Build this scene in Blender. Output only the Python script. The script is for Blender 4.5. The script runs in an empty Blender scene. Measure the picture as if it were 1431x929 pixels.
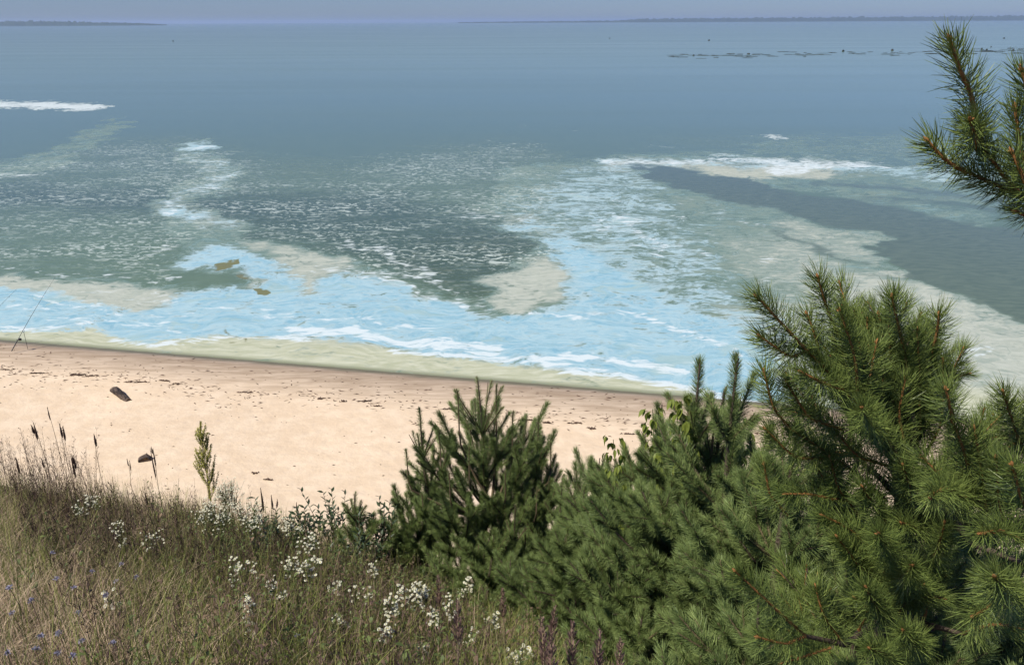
import bpy, math, random
import numpy as np
from mathutils import Vector, Matrix, Quaternion, noise as mnoise

# ------------------------------------------------------------------ camera
PW, PH, FPX = 1431.0, 929.0, 1123.0          # photograph size, focal length in its pixels
CAM = np.array([0.0, 0.0, 12.0])
PITCH = math.radians(21.15)
ROLL = math.radians(0.27)
scene = bpy.context.scene
col = scene.collection
fw = Vector((0, math.cos(PITCH), -math.sin(PITCH)))
rt0 = Vector((1, 0, 0)); up0 = rt0.cross(fw)
rt = rt0 * math.cos(ROLL) - up0 * math.sin(ROLL)
up = rt.cross(fw)
cam_data = bpy.data.cameras.new("camera")
cam = bpy.data.objects.new("camera", cam_data)
col.objects.link(cam)
cam.matrix_world = Matrix(((rt.x, up.x, -fw.x, 0), (rt.y, up.y, -fw.y, 0), (rt.z, up.z, -fw.z, 12.0), (0, 0, 0, 1)))
cam_data.sensor_width = 36
cam_data.lens = 36 * FPX / PW
cam_data.clip_start = 0.05
cam_data.clip_end = 60000
scene.camera = cam

# ------------------------------------------------------------------ light
SUN_EL, SUN_AZ = math.radians(54), math.radians(-126)   # azimuth from +Y, clockwise: left and a little behind
sun_dir = Vector((math.sin(SUN_AZ) * math.cos(SUN_EL), math.cos(SUN_AZ) * math.cos(SUN_EL), math.sin(SUN_EL)))
sd = bpy.data.lights.new("sun", 'SUN'); sd.energy = 4.4; sd.angle = math.radians(0.5); sd.color = (1.0, 0.955, 0.88)
so = bpy.data.objects.new("sun", sd); col.objects.link(so)
so.rotation_euler = sun_dir.to_track_quat('Z', 'Y').to_euler()
world = bpy.data.worlds.new("World"); scene.world = world; world.use_nodes = True
wn = world.node_tree
for n in list(wn.nodes): wn.nodes.remove(n)
sky = wn.nodes.new('ShaderNodeTexSky'); sky.sky_type = 'NISHITA'; sky.sun_disc = False
sky.sun_elevation = SUN_EL; sky.sun_rotation = SUN_AZ
sky.altitude = 0; sky.air_density = 1.0; sky.dust_density = 0.3; sky.ozone_density = 2.0
tint = wn.nodes.new('ShaderNodeMix'); tint.data_type = 'RGBA'; tint.blend_type = 'MULTIPLY'
tint.inputs[0].default_value = 1.0; tint.inputs[7].default_value = (0.405, 0.54, 0.92, 1)
bg = wn.nodes.new('ShaderNodeBackground'); bg.inputs[1].default_value = 0.085
wo = wn.nodes.new('ShaderNodeOutputWorld')
wn.links.new(sky.outputs[0], tint.inputs[6]); wn.links.new(tint.outputs[2], bg.inputs[0]); wn.links.new(bg.outputs[0], wo.inputs[0])
scene.view_settings.view_transform = 'Standard'; scene.view_settings.look = 'None'
scene.view_settings.gamma = 1.0; scene.view_settings.exposure = 0.25
scene.view_settings.use_curve_mapping = False
scene.cycles.max_bounces = 6; scene.cycles.diffuse_bounces = 3; scene.cycles.glossy_bounces = 2
scene.cycles.transmission_bounces = 2; scene.cycles.volume_bounces = 1
scene.cycles.caustics_reflective = False; scene.cycles.caustics_refractive = False

rng = np.random.default_rng(7)
R_ = np.array(rt); U_ = np.array(up); F_ = np.array(fw)

def ray(px, py):
    v = F_ + R_ * ((px - PW / 2) / FPX) - U_ * ((py - PH / 2) / FPX)
    return v
def at(px, py, y):
    """point seen at a pixel, at forward distance y"""
    v = ray(px, py); return CAM + v * (y / v[1])
def project(P):
    Q = P - CAM
    f = Q @ F_
    return PW / 2 + FPX * (Q @ R_) / f, PH / 2 - FPX * (Q @ U_) / f

def plane0(px, py):
    v = ray(px, py); return CAM + v * (-CAM[2] / v[2])
S0, S1 = plane0(0, 475)[:2], plane0(950, 553)[:2]       # two points of the waterline
sdv = (S1 - S0) / np.linalg.norm(S1 - S0)
snv = np.array([sdv[1], -sdv[0]])                       # points inland
if snv[1] > 0: snv = -snv
PROF_D = [-400, -30, 0, 1.2, 6, 12, 13.8, 19.4, 20.8, 22.3, 23.8, 26.5, 30, 60, 400]
PROF_Z = [-20, -1.5, 0, 0.10, 0.42, 0.85, 1.25, 7.55, 8.50, 9.22, 9.82, 10.2, 10.4, 10.6, 12]
def dist_in(x, y):
    return (np.asarray(x) - S0[0]) * snv[0] + (np.asarray(y) - S0[1]) * snv[1]
def lump(x, y):
    return (np.sin(x * 1.7 + y * .6) * np.cos(y * 1.3 - x * .4) * .5 + np.sin(x * 3.9 + 1.3) * np.cos(y * 3.1 + .5) * .25 + np.sin(x * .43 + y * .31 + 2))
def ground_z(x, y):
    x = np.asarray(x, float); y = np.asarray(y, float)
    d = dist_in(x, y)
    z = np.interp(d, PROF_D, PROF_Z)
    w = np.clip((d - 13) / 5, 0, 1)
    b = np.clip(d / 3, 0, 1) * (1 - w)
    drop = np.interp(x, [-8, -4, -2, -1, 0, 1, 3, 8], [.1, .32, .40, .62, 1.0, 1.2, 1.3, 1.3]) * np.interp(y, [1.8, 5.0], [0, 1]) * np.clip((d - 13.8) / 4, 0, 1)
    return z - drop + lump(x, y) * .08 * w + b * (np.sin(x * .9 + y * .5) * .02 + np.sin(x * .31 - y * .7) * .03)
def hit(px, py):
    """ground point seen at a pixel"""
    v = ray(px, py); t = 1.0
    while t < 90:
        p = CAM + v * t
        if p[2] < max(float(ground_z(p[0], p[1])), 0.0): return p
        t += 0.02 + t * .001
    return plane0(px, py)

# ------------------------------------------------------------------ mesh helpers
class MB:
    def __init__(s): s.v = []; s.f = []; s.m = []; s.r = []; s.n = 0
    def add(s, V, Fq, mat=0, rnd=0.5):
        V = np.asarray(V, float).reshape(-1, 3); Fq = np.asarray(Fq, int)
        s.v.append(V); s.f.append(Fq + s.n); s.m.append(np.full(len(Fq), mat)); s.n += len(V)
        s.r.append(np.broadcast_to(np.asarray(rnd, float), (len(V),)).copy())
    def ribbons(s, P, W, side, mat=0, rnd=0.5):
        """P (N,K,3) centre lines, W (N,K) widths, side (N,3)"""
        N, K, _ = P.shape
        sd_ = side[:, None, :] * (W[:, :, None] * .5)
        V = np.stack([P - sd_, P + sd_], 2).reshape(-1, 3)
        base = (np.arange(N) * K * 2)[:, None]
        k = (np.arange(K - 1) * 2)[None, :]
        b = (base + k).reshape(-1)
        Fq = np.stack([b, b + 1, b + 3, b + 2], 1)
        if np.ndim(rnd): rnd = np.repeat(rnd, K * 2)
        s.add(V, Fq, mat, rnd)
    def tube(s, pts, rad, sides=6, mat=0, rnd=0.5, cap=True):
        pts = np.asarray(pts, float); K = len(pts)
        rad = np.broadcast_to(np.asarray(rad, float), (K,))
        T = np.gradient(pts, axis=0); T /= np.linalg.norm(T, axis=1)[:, None] + 1e-12
        ref = np.array([0.3, 0.9, 0.2]) if abs(T[0] @ np.array([0.3, 0.9, .2])) < .85 else np.array([.9, -.3, .1])
        V = []
        for k in range(K):
            a = np.cross(T[k], ref); a /= np.linalg.norm(a); b = np.cross(T[k], a)
            th = np.arange(sides) * 2 * math.pi / sides
            V.append(pts[k] + (np.cos(th)[:, None] * a + np.sin(th)[:, None] * b) * rad[k])
        V = np.concatenate(V)
        Fq = []
        for k in range(K - 1):
            for j in range(sides):
                j2 = (j + 1) % sides
                Fq.append([k * sides + j, k * sides + j2, (k + 1) * sides + j2, (k + 1) * sides + j])
        s.add(V, Fq, mat, rnd)
        if cap:
            for k0, c in ((0, pts[0]), ((K - 1) * sides, pts[-1])):
                ring = V[k0:k0 + sides]; W_ = np.concatenate([ring, [c]])
                s.add(W_, [[j, (j + 1) % sides, sides, sides] for j in range(sides)], mat, rnd)
    def mesh(s, name, mats, smooth=False):
        me = bpy.data.meshes.new(name)
        V = np.concatenate(s.v); Q = np.concatenate(s.f); M = np.concatenate(s.m); Rr = np.concatenate(s.r)
        tri = (Q[:, 2] == Q[:, 3]); n = len(Q)
        cnt = np.where(tri, 3, 4)
        start = np.concatenate([[0], np.cumsum(cnt)[:-1]])
        mask = np.ones((n, 4), bool); mask[tri, 3] = False
        loops = Q[mask]
        me.vertices.add(len(V)); me.vertices.foreach_set('co', V.astype(np.float32).ravel())
        me.loops.add(len(loops)); me.loops.foreach_set('vertex_index', loops.astype(np.int32))
        me.polygons.add(n); me.polygons.foreach_set('loop_start', start.astype(np.int32))
        me.polygons.foreach_set('material_index', M.astype(np.int32))
        if smooth: me.polygons.foreach_set('use_smooth', np.ones(n, bool))
        a = me.attributes.new('rnd', 'FLOAT', 'POINT'); a.data.foreach_set('value', Rr.astype(np.float32))
        for m in (mats if isinstance(mats, (list, tuple)) else [mats]): me.materials.append(m)
        me.update(calc_edges=True); me.validate()
        return me
    def build(s, name, mats, parent=None, smooth=False, loc=None):
        if loc is not None:
            s.v = [v - np.asarray(loc) for v in s.v]
        return link(name, s.mesh(name, mats, smooth), parent, loc)

def link(name, me, parent=None, loc=None):
    o = bpy.data.objects.new(name, me); col.objects.link(o)
    if parent: o.parent = parent
    if loc is not None and parent is None: o.location = loc
    return o
def thing(name, label, cat, loc, group=None):
    o = bpy.data.objects.new(name, None); col.objects.link(o); o.location = [float(c) for c in loc]
    o.empty_display_size = .1
    o['label'] = label; o['category'] = cat
    if group: o['group'] = group
    return o
def tag(o, label, cat, group=None):
    o['label'] = label; o['category'] = cat
    if group: o['group'] = group
    return o

# ------------------------------------------------------------------ material helpers
def new_mat(name):
    m = bpy.data.materials.new(name); m.use_nodes = True
    nt = m.node_tree; nt.nodes.clear()
    return m, nt
def N(nt, t, **kw):
    n = nt.nodes.new(t)
    for k, v in kw.items(): setattr(n, k, v)
    return n
def L(nt, a, b): nt.links.new(a, b)
class G:
    """tiny node-graph helper"""
    def __init__(s, nt): s.nt = nt
    def m(s, op, a, b=None, c=None, clamp=False):
        n = N(s.nt, 'ShaderNodeMath', operation=op); n.use_clamp = clamp
        for i, x in enumerate((a, b, c)):
            if x is None: continue
            if isinstance(x, (int, float)): n.inputs[i].default_value = x
            else: L(s.nt, x, n.inputs[i])
        return n.outputs[0]
    def mix(s, f, a, b, blend='MIX'):
        n = N(s.nt, 'ShaderNodeMix', data_type='RGBA', blend_type=blend)
        for i, x in ((0, f), (6, a), (7, b)):
            if isinstance(x, (int, float)): n.inputs[i].default_value = x
            elif isinstance(x, tuple): n.inputs[i].default_value = (*x, 1) if len(x) == 3 else x
            else: L(s.nt, x, n.inputs[i])
        return n.outputs[2]
    def sm(s, x, lo, hi):
        n = N(s.nt, 'ShaderNodeMapRange', interpolation_type='SMOOTHSTEP'); L(s.nt, x, n.inputs[0])
        n.inputs[1].default_value = lo; n.inputs[2].default_value = hi
        return n.outputs[0]
    def noise(s, vec, scale, detail=4, rough=.55, dist=0.0):
        n = N(s.nt, 'ShaderNodeTexNoise'); L(s.nt, vec, n.inputs['Vector'])
        n.inputs['Scale'].default_value = scale; n.inputs['Detail'].default_value = detail
        n.inputs['Roughness'].default_value = rough; n.inputs['Distortion'].default_value = dist
        return n.outputs[0]
    def mapping(s, vec, scale=(1, 1, 1), rot=(0, 0, 0), loc=(0, 0, 0)):
        n = N(s.nt, 'ShaderNodeMapping'); L(s.nt, vec, n.inputs[0])
        n.inputs['Location'].default_value = loc; n.inputs['Rotation'].default_value = rot; n.inputs['Scale'].default_value = scale
        return n.outputs[0]

def simple_mat(name, c1, c2, rough=.6, scale=0, spec=.3, trans=0, obj_var=0, bump=0):
    """colour between c1 and c2 by the per-vertex rnd value (and noise when scale is given)"""
    m, nt = new_mat(name); g = G(nt)
    at_ = N(nt, 'ShaderNodeAttribute', attribute_name='rnd')
    f = at_.outputs['Fac']
    tc = N(nt, 'ShaderNodeTexCoord').outputs['Object']
    if scale:
        nz = g.noise(tc, scale, 5)
        f = g.m('ADD', g.m('MULTIPLY', f, .4), g.m('MULTIPLY', nz, .75), clamp=True)
        f = g.sm(f, .3, .75)
    if obj_var:
        oi = N(nt, 'ShaderNodeObjectInfo')
        f = g.m('ADD', f, g.m('MULTIPLY', g.m('SUBTRACT', oi.outputs['Random'], .5), obj_var), clamp=True)
    c = g.mix(f, c1, c2)
    p = N(nt, 'ShaderNodeBsdfPrincipled'); L(nt, c, p.inputs['Base Color'])
    p.inputs['Roughness'].default_value = rough; p.inputs['Specular IOR Level'].default_value = spec
    if bump:
        b = N(nt, 'ShaderNodeBump'); b.inputs['Strength'].default_value = bump; b.inputs['Distance'].default_value = .01
        L(nt, g.noise(tc, scale * 2 or 20, 6), b.inputs['Height']); L(nt, b.outputs[0], p.inputs['Normal'])
    out = N(nt, 'ShaderNodeOutputMaterial')
    if trans:
        t = N(nt, 'ShaderNodeBsdfTranslucent'); L(nt, c, t.inputs[0])
        ms = N(nt, 'ShaderNodeMixShader'); ms.inputs[0].default_value = trans
        L(nt, p.outputs[0], ms.inputs[1]); L(nt, t.outputs[0], ms.inputs[2]); L(nt, ms.outputs[0], out.inputs[0])
    else: L(nt, p.outputs[0], out.inputs[0])
    return m

# ------------------------------------------------------------------ ground
def sand_material():
    m, nt = new_mat('beach sand'); g = G(nt)
    pos = N(nt, 'ShaderNodeNewGeometry').outputs['Position']
    dp = N(nt, 'ShaderNodeVectorMath', operation='DOT_PRODUCT'); L(nt, pos, dp.inputs[0]); dp.inputs[1].default_value = (snv[0], snv[1], 0)
    d = g.m('SUBTRACT', dp.outputs['Value'], float(S0 @ snv))
    big = g.noise(pos, .35, 4); mid = g.noise(pos, 1.6, 5, .6); fine = g.noise(pos, 60, 3, .7)
    streak = g.noise(g.mapping(pos, (.5, 3, 1), (0, 0, math.atan2(sdv[1], sdv[0]) * -1)), 1.2, 5, .65)
    dn = g.m('ADD', d, g.m('MULTIPLY', g.m('SUBTRACT', streak, .5), 2.2))
    dry = g.mix(g.sm(mid, .35, .7), (.70, .535, .355), (.78, .615, .425))
    dry = g.mix(g.m('MULTIPLY', g.sm(fine, .55, .8), .35), dry, (.40, .29, .19))
    damp = g.mix(g.sm(streak, .35, .65), (.40, .295, .195), (.54, .42, .295))
    c = g.mix(g.sm(dn, 1.0, 3.6), damp, dry)
    c = g.mix(g.m('MULTIPLY', g.sm(dn, 1.6, .2), .5), c, (.27, .195, .125))
    wet = g.mix(g.sm(g.m('ADD', d, g.m('MULTIPLY', g.m('SUBTRACT', streak, .5), .45)), .08, .42), (.16, .14, .075), c)
    # bluff soil
    soil = g.mix(g.sm(mid, .4, .65), (.07, .05, .03), (.15, .11, .065))
    c = g.mix(g.sm(g.m('ADD', d, g.m('MULTIPLY', mid, 2.0)), 13.6, 16.0), wet, soil)
    p = N(nt, 'ShaderNodeBsdfPrincipled'); L(nt, c, p.inputs['Base Color'])
    r = g.mix(g.sm(d, .1, 1.0), (.35, .35, .35), (.9, .9, .9)); L(nt, r, p.inputs['Roughness'])
    p.inputs['Specular IOR Level'].default_value = .25
    vor = N(nt, 'ShaderNodeTexVoronoi'); L(nt, pos, vor.inputs['Vector']); vor.inputs['Scale'].default_value = 1.3
    h = g.m('ADD', g.m('MULTIPLY', g.sm(vor.outputs['Distance'], .0, .35), .5), g.m('ADD', g.m('MULTIPLY', g.noise(pos, 3.5, 4, .6), 1.2), g.m('MULTIPLY', fine, .12)))
    b = N(nt, 'ShaderNodeBump'); b.inputs['Distance'].default_value = .05
    L(nt, g.m('ADD', .10, g.m('MULTIPLY', g.sm(dn, 1.5, 4.5), .5)), b.inputs['Strength']); L(nt, h, b.inputs['Height'])
    L(nt, b.outputs[0], p.inputs['Normal'])
    L(nt, p.outputs[0], N(nt, 'ShaderNodeOutputMaterial').inputs[0])
    return m
def grid_mesh(name, xs, ys, zf, mat):
    X, Y = np.meshgrid(xs, ys); V = np.stack([X, Y, zf(X, Y)], -1).reshape(-1, 3)
    nx, ny = len(xs), len(ys)
    i = (np.arange(ny - 1)[:, None] * nx + np.arange(nx - 1)[None, :]).ravel()
    mb = MB(); mb.add(V, np.stack([i, i + 1, i + nx + 1, i + nx], 1)); return mb.build(name, mat, smooth=True)
xs = np.concatenate([np.linspace(-400, -40, 19)[:-1], np.linspace(-40, 40, 401), np.linspace(40, 400, 19)[1:]])
ys = np.concatenate([np.linspace(-200, -6, 11)[:-1], np.linspace(-6, 36, 241), np.linspace(36, 110, 8)[1:]])
ground = grid_mesh('ground', xs, ys, ground_z, sand_material()); ground['kind'] = 'structure'

# ------------------------------------------------------------------ water
def value_noise(x, y, seed):
    xi = np.floor(x).astype(np.int64); yi = np.floor(y).astype(np.int64); fx = x - xi; fy = y - yi
    fx = fx * fx * (3 - 2 * fx); fy = fy * fy * (3 - 2 * fy)
    def h(a, b):
        n = (a * 374761393 + b * 668265263 + seed * 974634777) & 0xffffffff
        n = ((n ^ (n >> 13)) * 1274126177) & 0xffffffff
        return ((n ^ (n >> 16)) & 0xffff) / 65535.0
    return (h(xi, yi) * (1 - fx) + h(xi + 1, yi) * fx) * (1 - fy) + (h(xi, yi + 1) * (1 - fx) + h(xi + 1, yi + 1) * fx) * fy
def fbm(x, y, seed, octv=4):
    s = 0; a = .5
    for o in range(octv):
        s = s + a * value_noise(x * 2 ** o, y * 2 ** o, seed + o); a *= .5
    return s / (1 - .5 ** octv) - .5

# map of the algae bloom: channels drawn as outlines, in the photograph's coordinates brought down onto the lake
OX, OY, CW, CH = -260, 20, 1960, 640
cvs = {k: np.zeros((CH, CW), np.float32) for k in ('blue', 'cream', 'white', 'olive', 'film', 'slick', 'speck', 'deep')}
def blur(a, r, ry=None):
    ry = r if ry is None else ry
    for _ in range(3):
        for ax, rr in ((0, max(1, int(ry))), (1, max(1, int(r)))):
            p = np.pad(a, [(rr, rr) if i == ax else (0, 0) for i in (0, 1)], mode='edge')
            c = np.cumsum(np.insert(p, 0, 0, axis=ax), axis=ax)
            n = 2 * rr + 1
            a = (np.take(c, range(n, c.shape[ax]), ax) - np.take(c, range(0, c.shape[ax] - n), ax)) / n
            a = a[:a.shape[0], :]
    return a.astype(np.float32)
def poly(ch, pts, soft=3, val=1.0, mode='max', sy=None):
    pts = np.array(pts, float); pad = int(soft * 3 + 4)
    x0 = int(max(OX, pts[:, 0].min() - pad)); x1 = int(min(OX + CW, pts[:, 0].max() + pad))
    y0 = int(max(OY, pts[:, 1].min() - pad)); y1 = int(min(OY + CH, pts[:, 1].max() + pad))
    X, Y = np.meshgrid(np.arange(x0, x1) + .5, np.arange(y0, y1) + .5)
    ins = np.zeros(X.shape, bool)
    for (xa, ya), (xb, yb) in zip(pts, np.roll(pts, -1, 0)):
        if ya == yb: continue
        c = ((Y >= ya) != (Y >= yb)) & (X < (xb - xa) * (Y - ya) / (yb - ya) + xa)
        ins ^= c
    a = blur(ins.astype(np.float64), max(1, soft / 2), max(1, (sy if sy else soft / 2) / 2 + .5)) * val
    t = cvs[ch][y0 - OY:y1 - OY, x0 - OX:x1 - OX]
    if mode == 'max': np.maximum(t, a, out=t)
    elif mode == 'cut': t *= (1 - a)
def stroke(ch, pts, w, soft=2, val=1.0, mode='max', sq=.45):
    """line of given width; vertical width squeezed by sq because the lake recedes"""
    pts = np.array(pts, float)
    d = np.gradient(pts, axis=0); n = np.stack([-d[:, 1], d[:, 0]], 1); n /= np.linalg.norm(n, axis=1)[:, None] + 1e-9
    ww = np.broadcast_to(np.asarray(w, float), (len(pts),))[:, None]
    off = n * ww * np.array([1, sq])
    poly(ch, np.concatenate([pts + off, (pts - off)[::-1]]), soft, val, mode)

# -- speckled rippled water
poly('speck', [(-260,250),(0,225),(150,195),(260,190),(350,215),(480,225),(600,205),(720,195),(800,215),(790,300),(800,360),(700,380),(690,430),(620,420),(540,392),(470,372),(400,350),(340,330),(300,330),(240,350),(250,400),(120,390),(-260,380)], 30, 1)
poly('speck', [(560,345),(640,322),(720,325),(765,345),(750,368),(690,380),(620,375)], 8, 1)
poly('speck', [(900,190),(1431,190),(1500,230),(1300,225),(1100,215),(1000,212)], 16, .5)
poly('deep', [(-260,300),(0,290),(240,300),(330,320),(420,345),(500,370),(600,400),(680,425),(700,380),(765,355),(740,320),(560,270),(300,270),(0,260),(-260,270)], 40, 1)
# -- grey green film
poly('film', [(700,235),(800,225),(900,240),(1000,268),(1150,305),(1235,326),(1225,365),(1280,380),(1200,400),(1150,380),(1060,330),(1000,330),(1080,430),(1060,520),(900,480),(800,420),(770,340),(760,300),(690,280)], 14, .75)
poly('film', [(900,225),(1100,225),(1320,235),(1560,260),(1560,300),(1431,295),(1330,280),(1200,272),(1080,262),(1000,245)], 8, .85)
poly('film', [(1150,268),(1260,285),(1400,300),(1410,308),(1300,312),(1200,290)], 10, .7)
poly('film', [(-260,378),(0,380),(120,388),(240,405),(250,420),(100,400),(-260,392)], 8, .8)
poly('film', [(60,215),(170,160),(180,175),(150,195),(80,235),(-60,262),(-60,235)], 10, .55)
poly('film', [(230,290),(280,295),(330,322),(400,345),(470,368),(400,372),(330,345),(250,345)], 10, .8)
poly('film', [(1040,190),(1260,185),(1560,215),(1560,235),(1240,232),(1040,225)], 10, .28)
# -- turquoise scum
poly('blue', [(-260,398),(0,400),(60,404),(110,410),(150,425),(205,436),(225,425),(240,408),(300,402),(345,403),(372,396),(352,377),(330,372),(300,371),(255,373),(250,358),(275,345),(330,343),(345,356),(400,372),(450,383),(480,380),(530,395),(580,409),(640,427),(700,437),(770,436),(800,424),(835,412),(800,390),(770,355),(765,330),(800,330),(850,370),(910,390),(950,420),(1000,440),(1060,480),(1110,560),(1010,562),(950,540),(800,518),(600,495),(450,475),(300,470),(200,480),(160,474),(135,458),(60,462),(0,463),(-260,458)], 9, 1, sy=4)
poly('blue', [(690,285),(760,262),(800,240),(860,225),(905,240),(930,280),(960,330),(1010,390),(1090,450),(1100,520),(930,500),(840,440),(800,400),(770,340),(720,320)], 50, .50, sy=20)
poly('blue', [(850,335),(900,350),(935,375),(910,400),(850,395),(800,360)], 26, .66, sy=12)
poly('blue', [(740,395),(800,380),(880,400),(960,430),(1010,460),(900,460),(780,440)], 30, .8, sy=12)
poly('blue', [(940,405),(985,408),(990,422),(950,425)], 6, .9)
poly('blue', [(248,203),(275,199),(295,202),(290,210),(262,213)], 2, 1)
poly('blue', [(226,294),(262,292),(282,300),(270,308),(235,304)], 3, 1)
poly('blue', [(690,312),(740,300),(770,315),(760,326),(720,322)], 6, .8)
poly('blue', [(820,222),(1000,218),(1320,236),(1500,250),(1320,250),(1000,232),(850,238)], 5, .55)
# -- cream and beige scum
SH = [(-260,461),(0,463),(55,463),(100,452),(150,455),(165,472),(200,480),(300,472),(360,470),(450,478),(520,494),(600,502),(700,516),(800,528),(950,546),(1080,580)]
poly('cream', [(-260,445),(0,450),(60,450),(150,450),(200,468),(300,462),(450,468),(600,492),(800,516),(950,530),(1080,560)] + [(1180,600),(1180,640),(900,640),(-260,640)], 3, 1)
poly('cream', [(-260,382),(0,384),(60,387),(150,396),(240,408),(236,422),(205,440),(150,432),(105,420),(50,408),(-260,402)], 4, 1)
poly('cream', [(672,388),(715,376),(745,370),(752,358),(775,362),(798,376),(780,392),(778,420),(740,430),(705,430),(700,405)], 4, 1)
poly('cream', [(398,348),(450,362),(485,368),(478,380),(442,388),(460,410),(430,414),(425,395),(395,378),(380,362)], 6, .9)
poly('cream', [(340,330),(420,350),(420,366),(345,342)], 6, .8)
poly('cream', [(830,232),(870,222),(960,224),(1030,232),(1150,226),(1190,240),(1150,250),(1100,246),(1050,252),(1000,248),(985,238),(900,231),(860,237)], 4, .95)
poly('cream', [(980,312),(1060,330),(1120,350),(1200,385),(1290,398),(1345,412),(1440,457),(1700,560),(1700,660),(1200,660),(1150,560),(1120,450),(1060,400),(1010,350)], 24, .36)
poly('film', [(980,305),(1080,335),(1150,372),(1290,398),(1345,412),(1440,457),(1700,560),(1700,660),(1200,660),(1150,560),(1100,450),(1040,400),(990,350)], 24, 1.1)
poly('cream', [(1120,395),(1200,392),(1290,402),(1345,416),(1440,461),(1700,565),(1700,660),(1200,660),(1160,560),(1150,460)], 40, 1.0, sy=16)
poly('cream', [(1060,318),(1120,345),(1200,385),(1280,396),(1240,402),(1140,392),(1070,350)], 16, .48)
stroke('cream', [(430,376),(480,382),(530,396),(580,410),(640,428),(690,437)], [5,7,7,6,5,3], 4, .75)
stroke('cream', [(620,300),(660,290),(700,306),(760,318),(800,340)], [4,6,8,8,4], 6, .5)
poly('cream', [(1060,300),(1150,312),(1240,330),(1225,345),(1240,362),(1200,368),(1110,345)], 10, .40)
poly('film', [(1060,300),(1150,312),(1240,330),(1225,345),(1240,362),(1200,368),(1110,345)], 10, 1.0)
poly('cream', [(1165,384),(1230,374),(1290,378),(1240,384),(1210,392)], 4, .8)
poly('cream', [(700,300),(755,298),(765,306),(710,310)], 5, .8)
stroke('cream', [(345,374),(372,396),(388,412),(365,425),(330,436),(310,444)], [5,8,10,8,8,5], 5, .9)
zig = [(252,214),(300,232),(335,240),(300,256),(255,272),(235,292),(285,308),(330,322)]
stroke('film', zig, [10,20,24,26,24,22,20,18], 8, .8)
stroke('blue', zig, [6,12,14,16,14,14,12,8], 6, .46)
stroke('cream', zig[4:], [8,10,12,12], 6, .48)
stroke('white', zig, [4,8,8,10,10,8,6,4], 5, .42)
for i in range(46):
    t = rng.uniform(0, 6.99); a_, b_ = zig[int(t)], zig[int(t) + 1]; f = t % 1
    x = a_[0] + (b_[0] - a_[0]) * f + rng.normal(0, 14); y = a_[1] + (b_[1] - a_[1]) * f + rng.normal(0, 4); l = rng.uniform(5, 24)
    stroke(rng.choice(['white', 'blue', 'cream'], p=[.5, .3, .2]), [(x, y), (x + l, y + rng.uniform(-.5, 1))], rng.uniform(1.5, 3.5), 1.5, rng.uniform(.6, .9))
poly('blue', [(672,388),(715,376),(745,370),(752,358),(775,362),(798,376),(780,392),(778,420),(740,430),(705,430),(700,405)], 5, 1, 'cut')
poly('blue', [(398,348),(450,362),(485,368),(478,380),(442,388),(455,408),(430,412),(425,395),(395,378),(380,362)], 5, .9, 'cut')
poly('blue', [(-260,386),(0,388),(60,390),(150,398),(240,408),(232,420),(205,432),(150,424),(105,410),(50,401),(-260,396)], 3, 1, 'cut')
poly('cream', [(1000,430),(1080,420),(1180,440),(1200,560),(1100,600),(1040,520)], 40, .62)
for i in range(150):
    x = rng.uniform(720, 1060); y = 235 + (x - 720) * rng.uniform(.05, .55) + rng.uniform(0, 60); l = rng.uniform(8, 46)
    if y > 470: continue
    stroke(rng.choice(['white', 'blue', 'film', 'cream'], p=[.38, .34, .16, .12]), [(x, y), (x + l * .5, y + l * .08), (x + l, y + l * .2)], [.8, rng.uniform(2, 6), .8], 2.5, rng.uniform(.5, .85))
for i in range(70):
    x = rng.uniform(-60, 700); y = 398 + abs(x - 330) * .03 + rng.normal(0, 14); l = rng.uniform(10, 60)
    stroke(rng.choice(['white', 'cream', 'film'], p=[.3, .45, .25]), [(x, y), (x + l * .5, y + l * .05), (x + l, y + l * .1)], [.8, rng.uniform(2, 5), .8], 2.5, rng.uniform(.4, .7))
# -- dark slick
poly('slick', [(882,231),(935,232),(975,238),(1003,244),(1062,250),(1075,262),(1150,276),(1250,290),(1330,306),(1440,322),(1700,360),(1700,540),(1431,452),(1345,412),(1310,400),(1270,388),(1245,378),(1250,372),(1228,352),(1238,328),(1150,311),(1050,290),(940,262)], 3, 1)
stroke('slick', [(1035,310),(1075,316),(1110,335),(1150,352),(1195,366)], [2,5,7,8,3], 3, .9)
stroke('slick', [(1090,352),(1130,365),(1165,378),(1210,384),(1260,388)], [2,3,3,6,6], 2, .9)
stroke('slick', [(1100,262),(1180,258),(1300,268),(1420,282)], [4,9,9,6], 4, .85)
stroke('slick', [(1140,280),(1260,276),(1400,296)], [4,7,6], 3, .7)
for i in range(16):
    x = rng.uniform(1130, 1400); y = rng.uniform(248, 300); l = rng.uniform(30, 90)
    stroke('film', [(x, y), (x + l / 2, y + l * .05), (x + l, y + l * .13)], [1, rng.uniform(2, 5), 1], 2, rng.uniform(.6, .95))
    stroke('slick', [(x - 20, y + 3), (x + l / 2, y + 4 + l * .05), (x + l, y + 5 + l * .13)], [1, rng.uniform(3, 6), 1], 2, .8)
poly('slick', [(700,425),(760,428),(850,436),(820,440),(740,434)], 3, 0)
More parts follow.
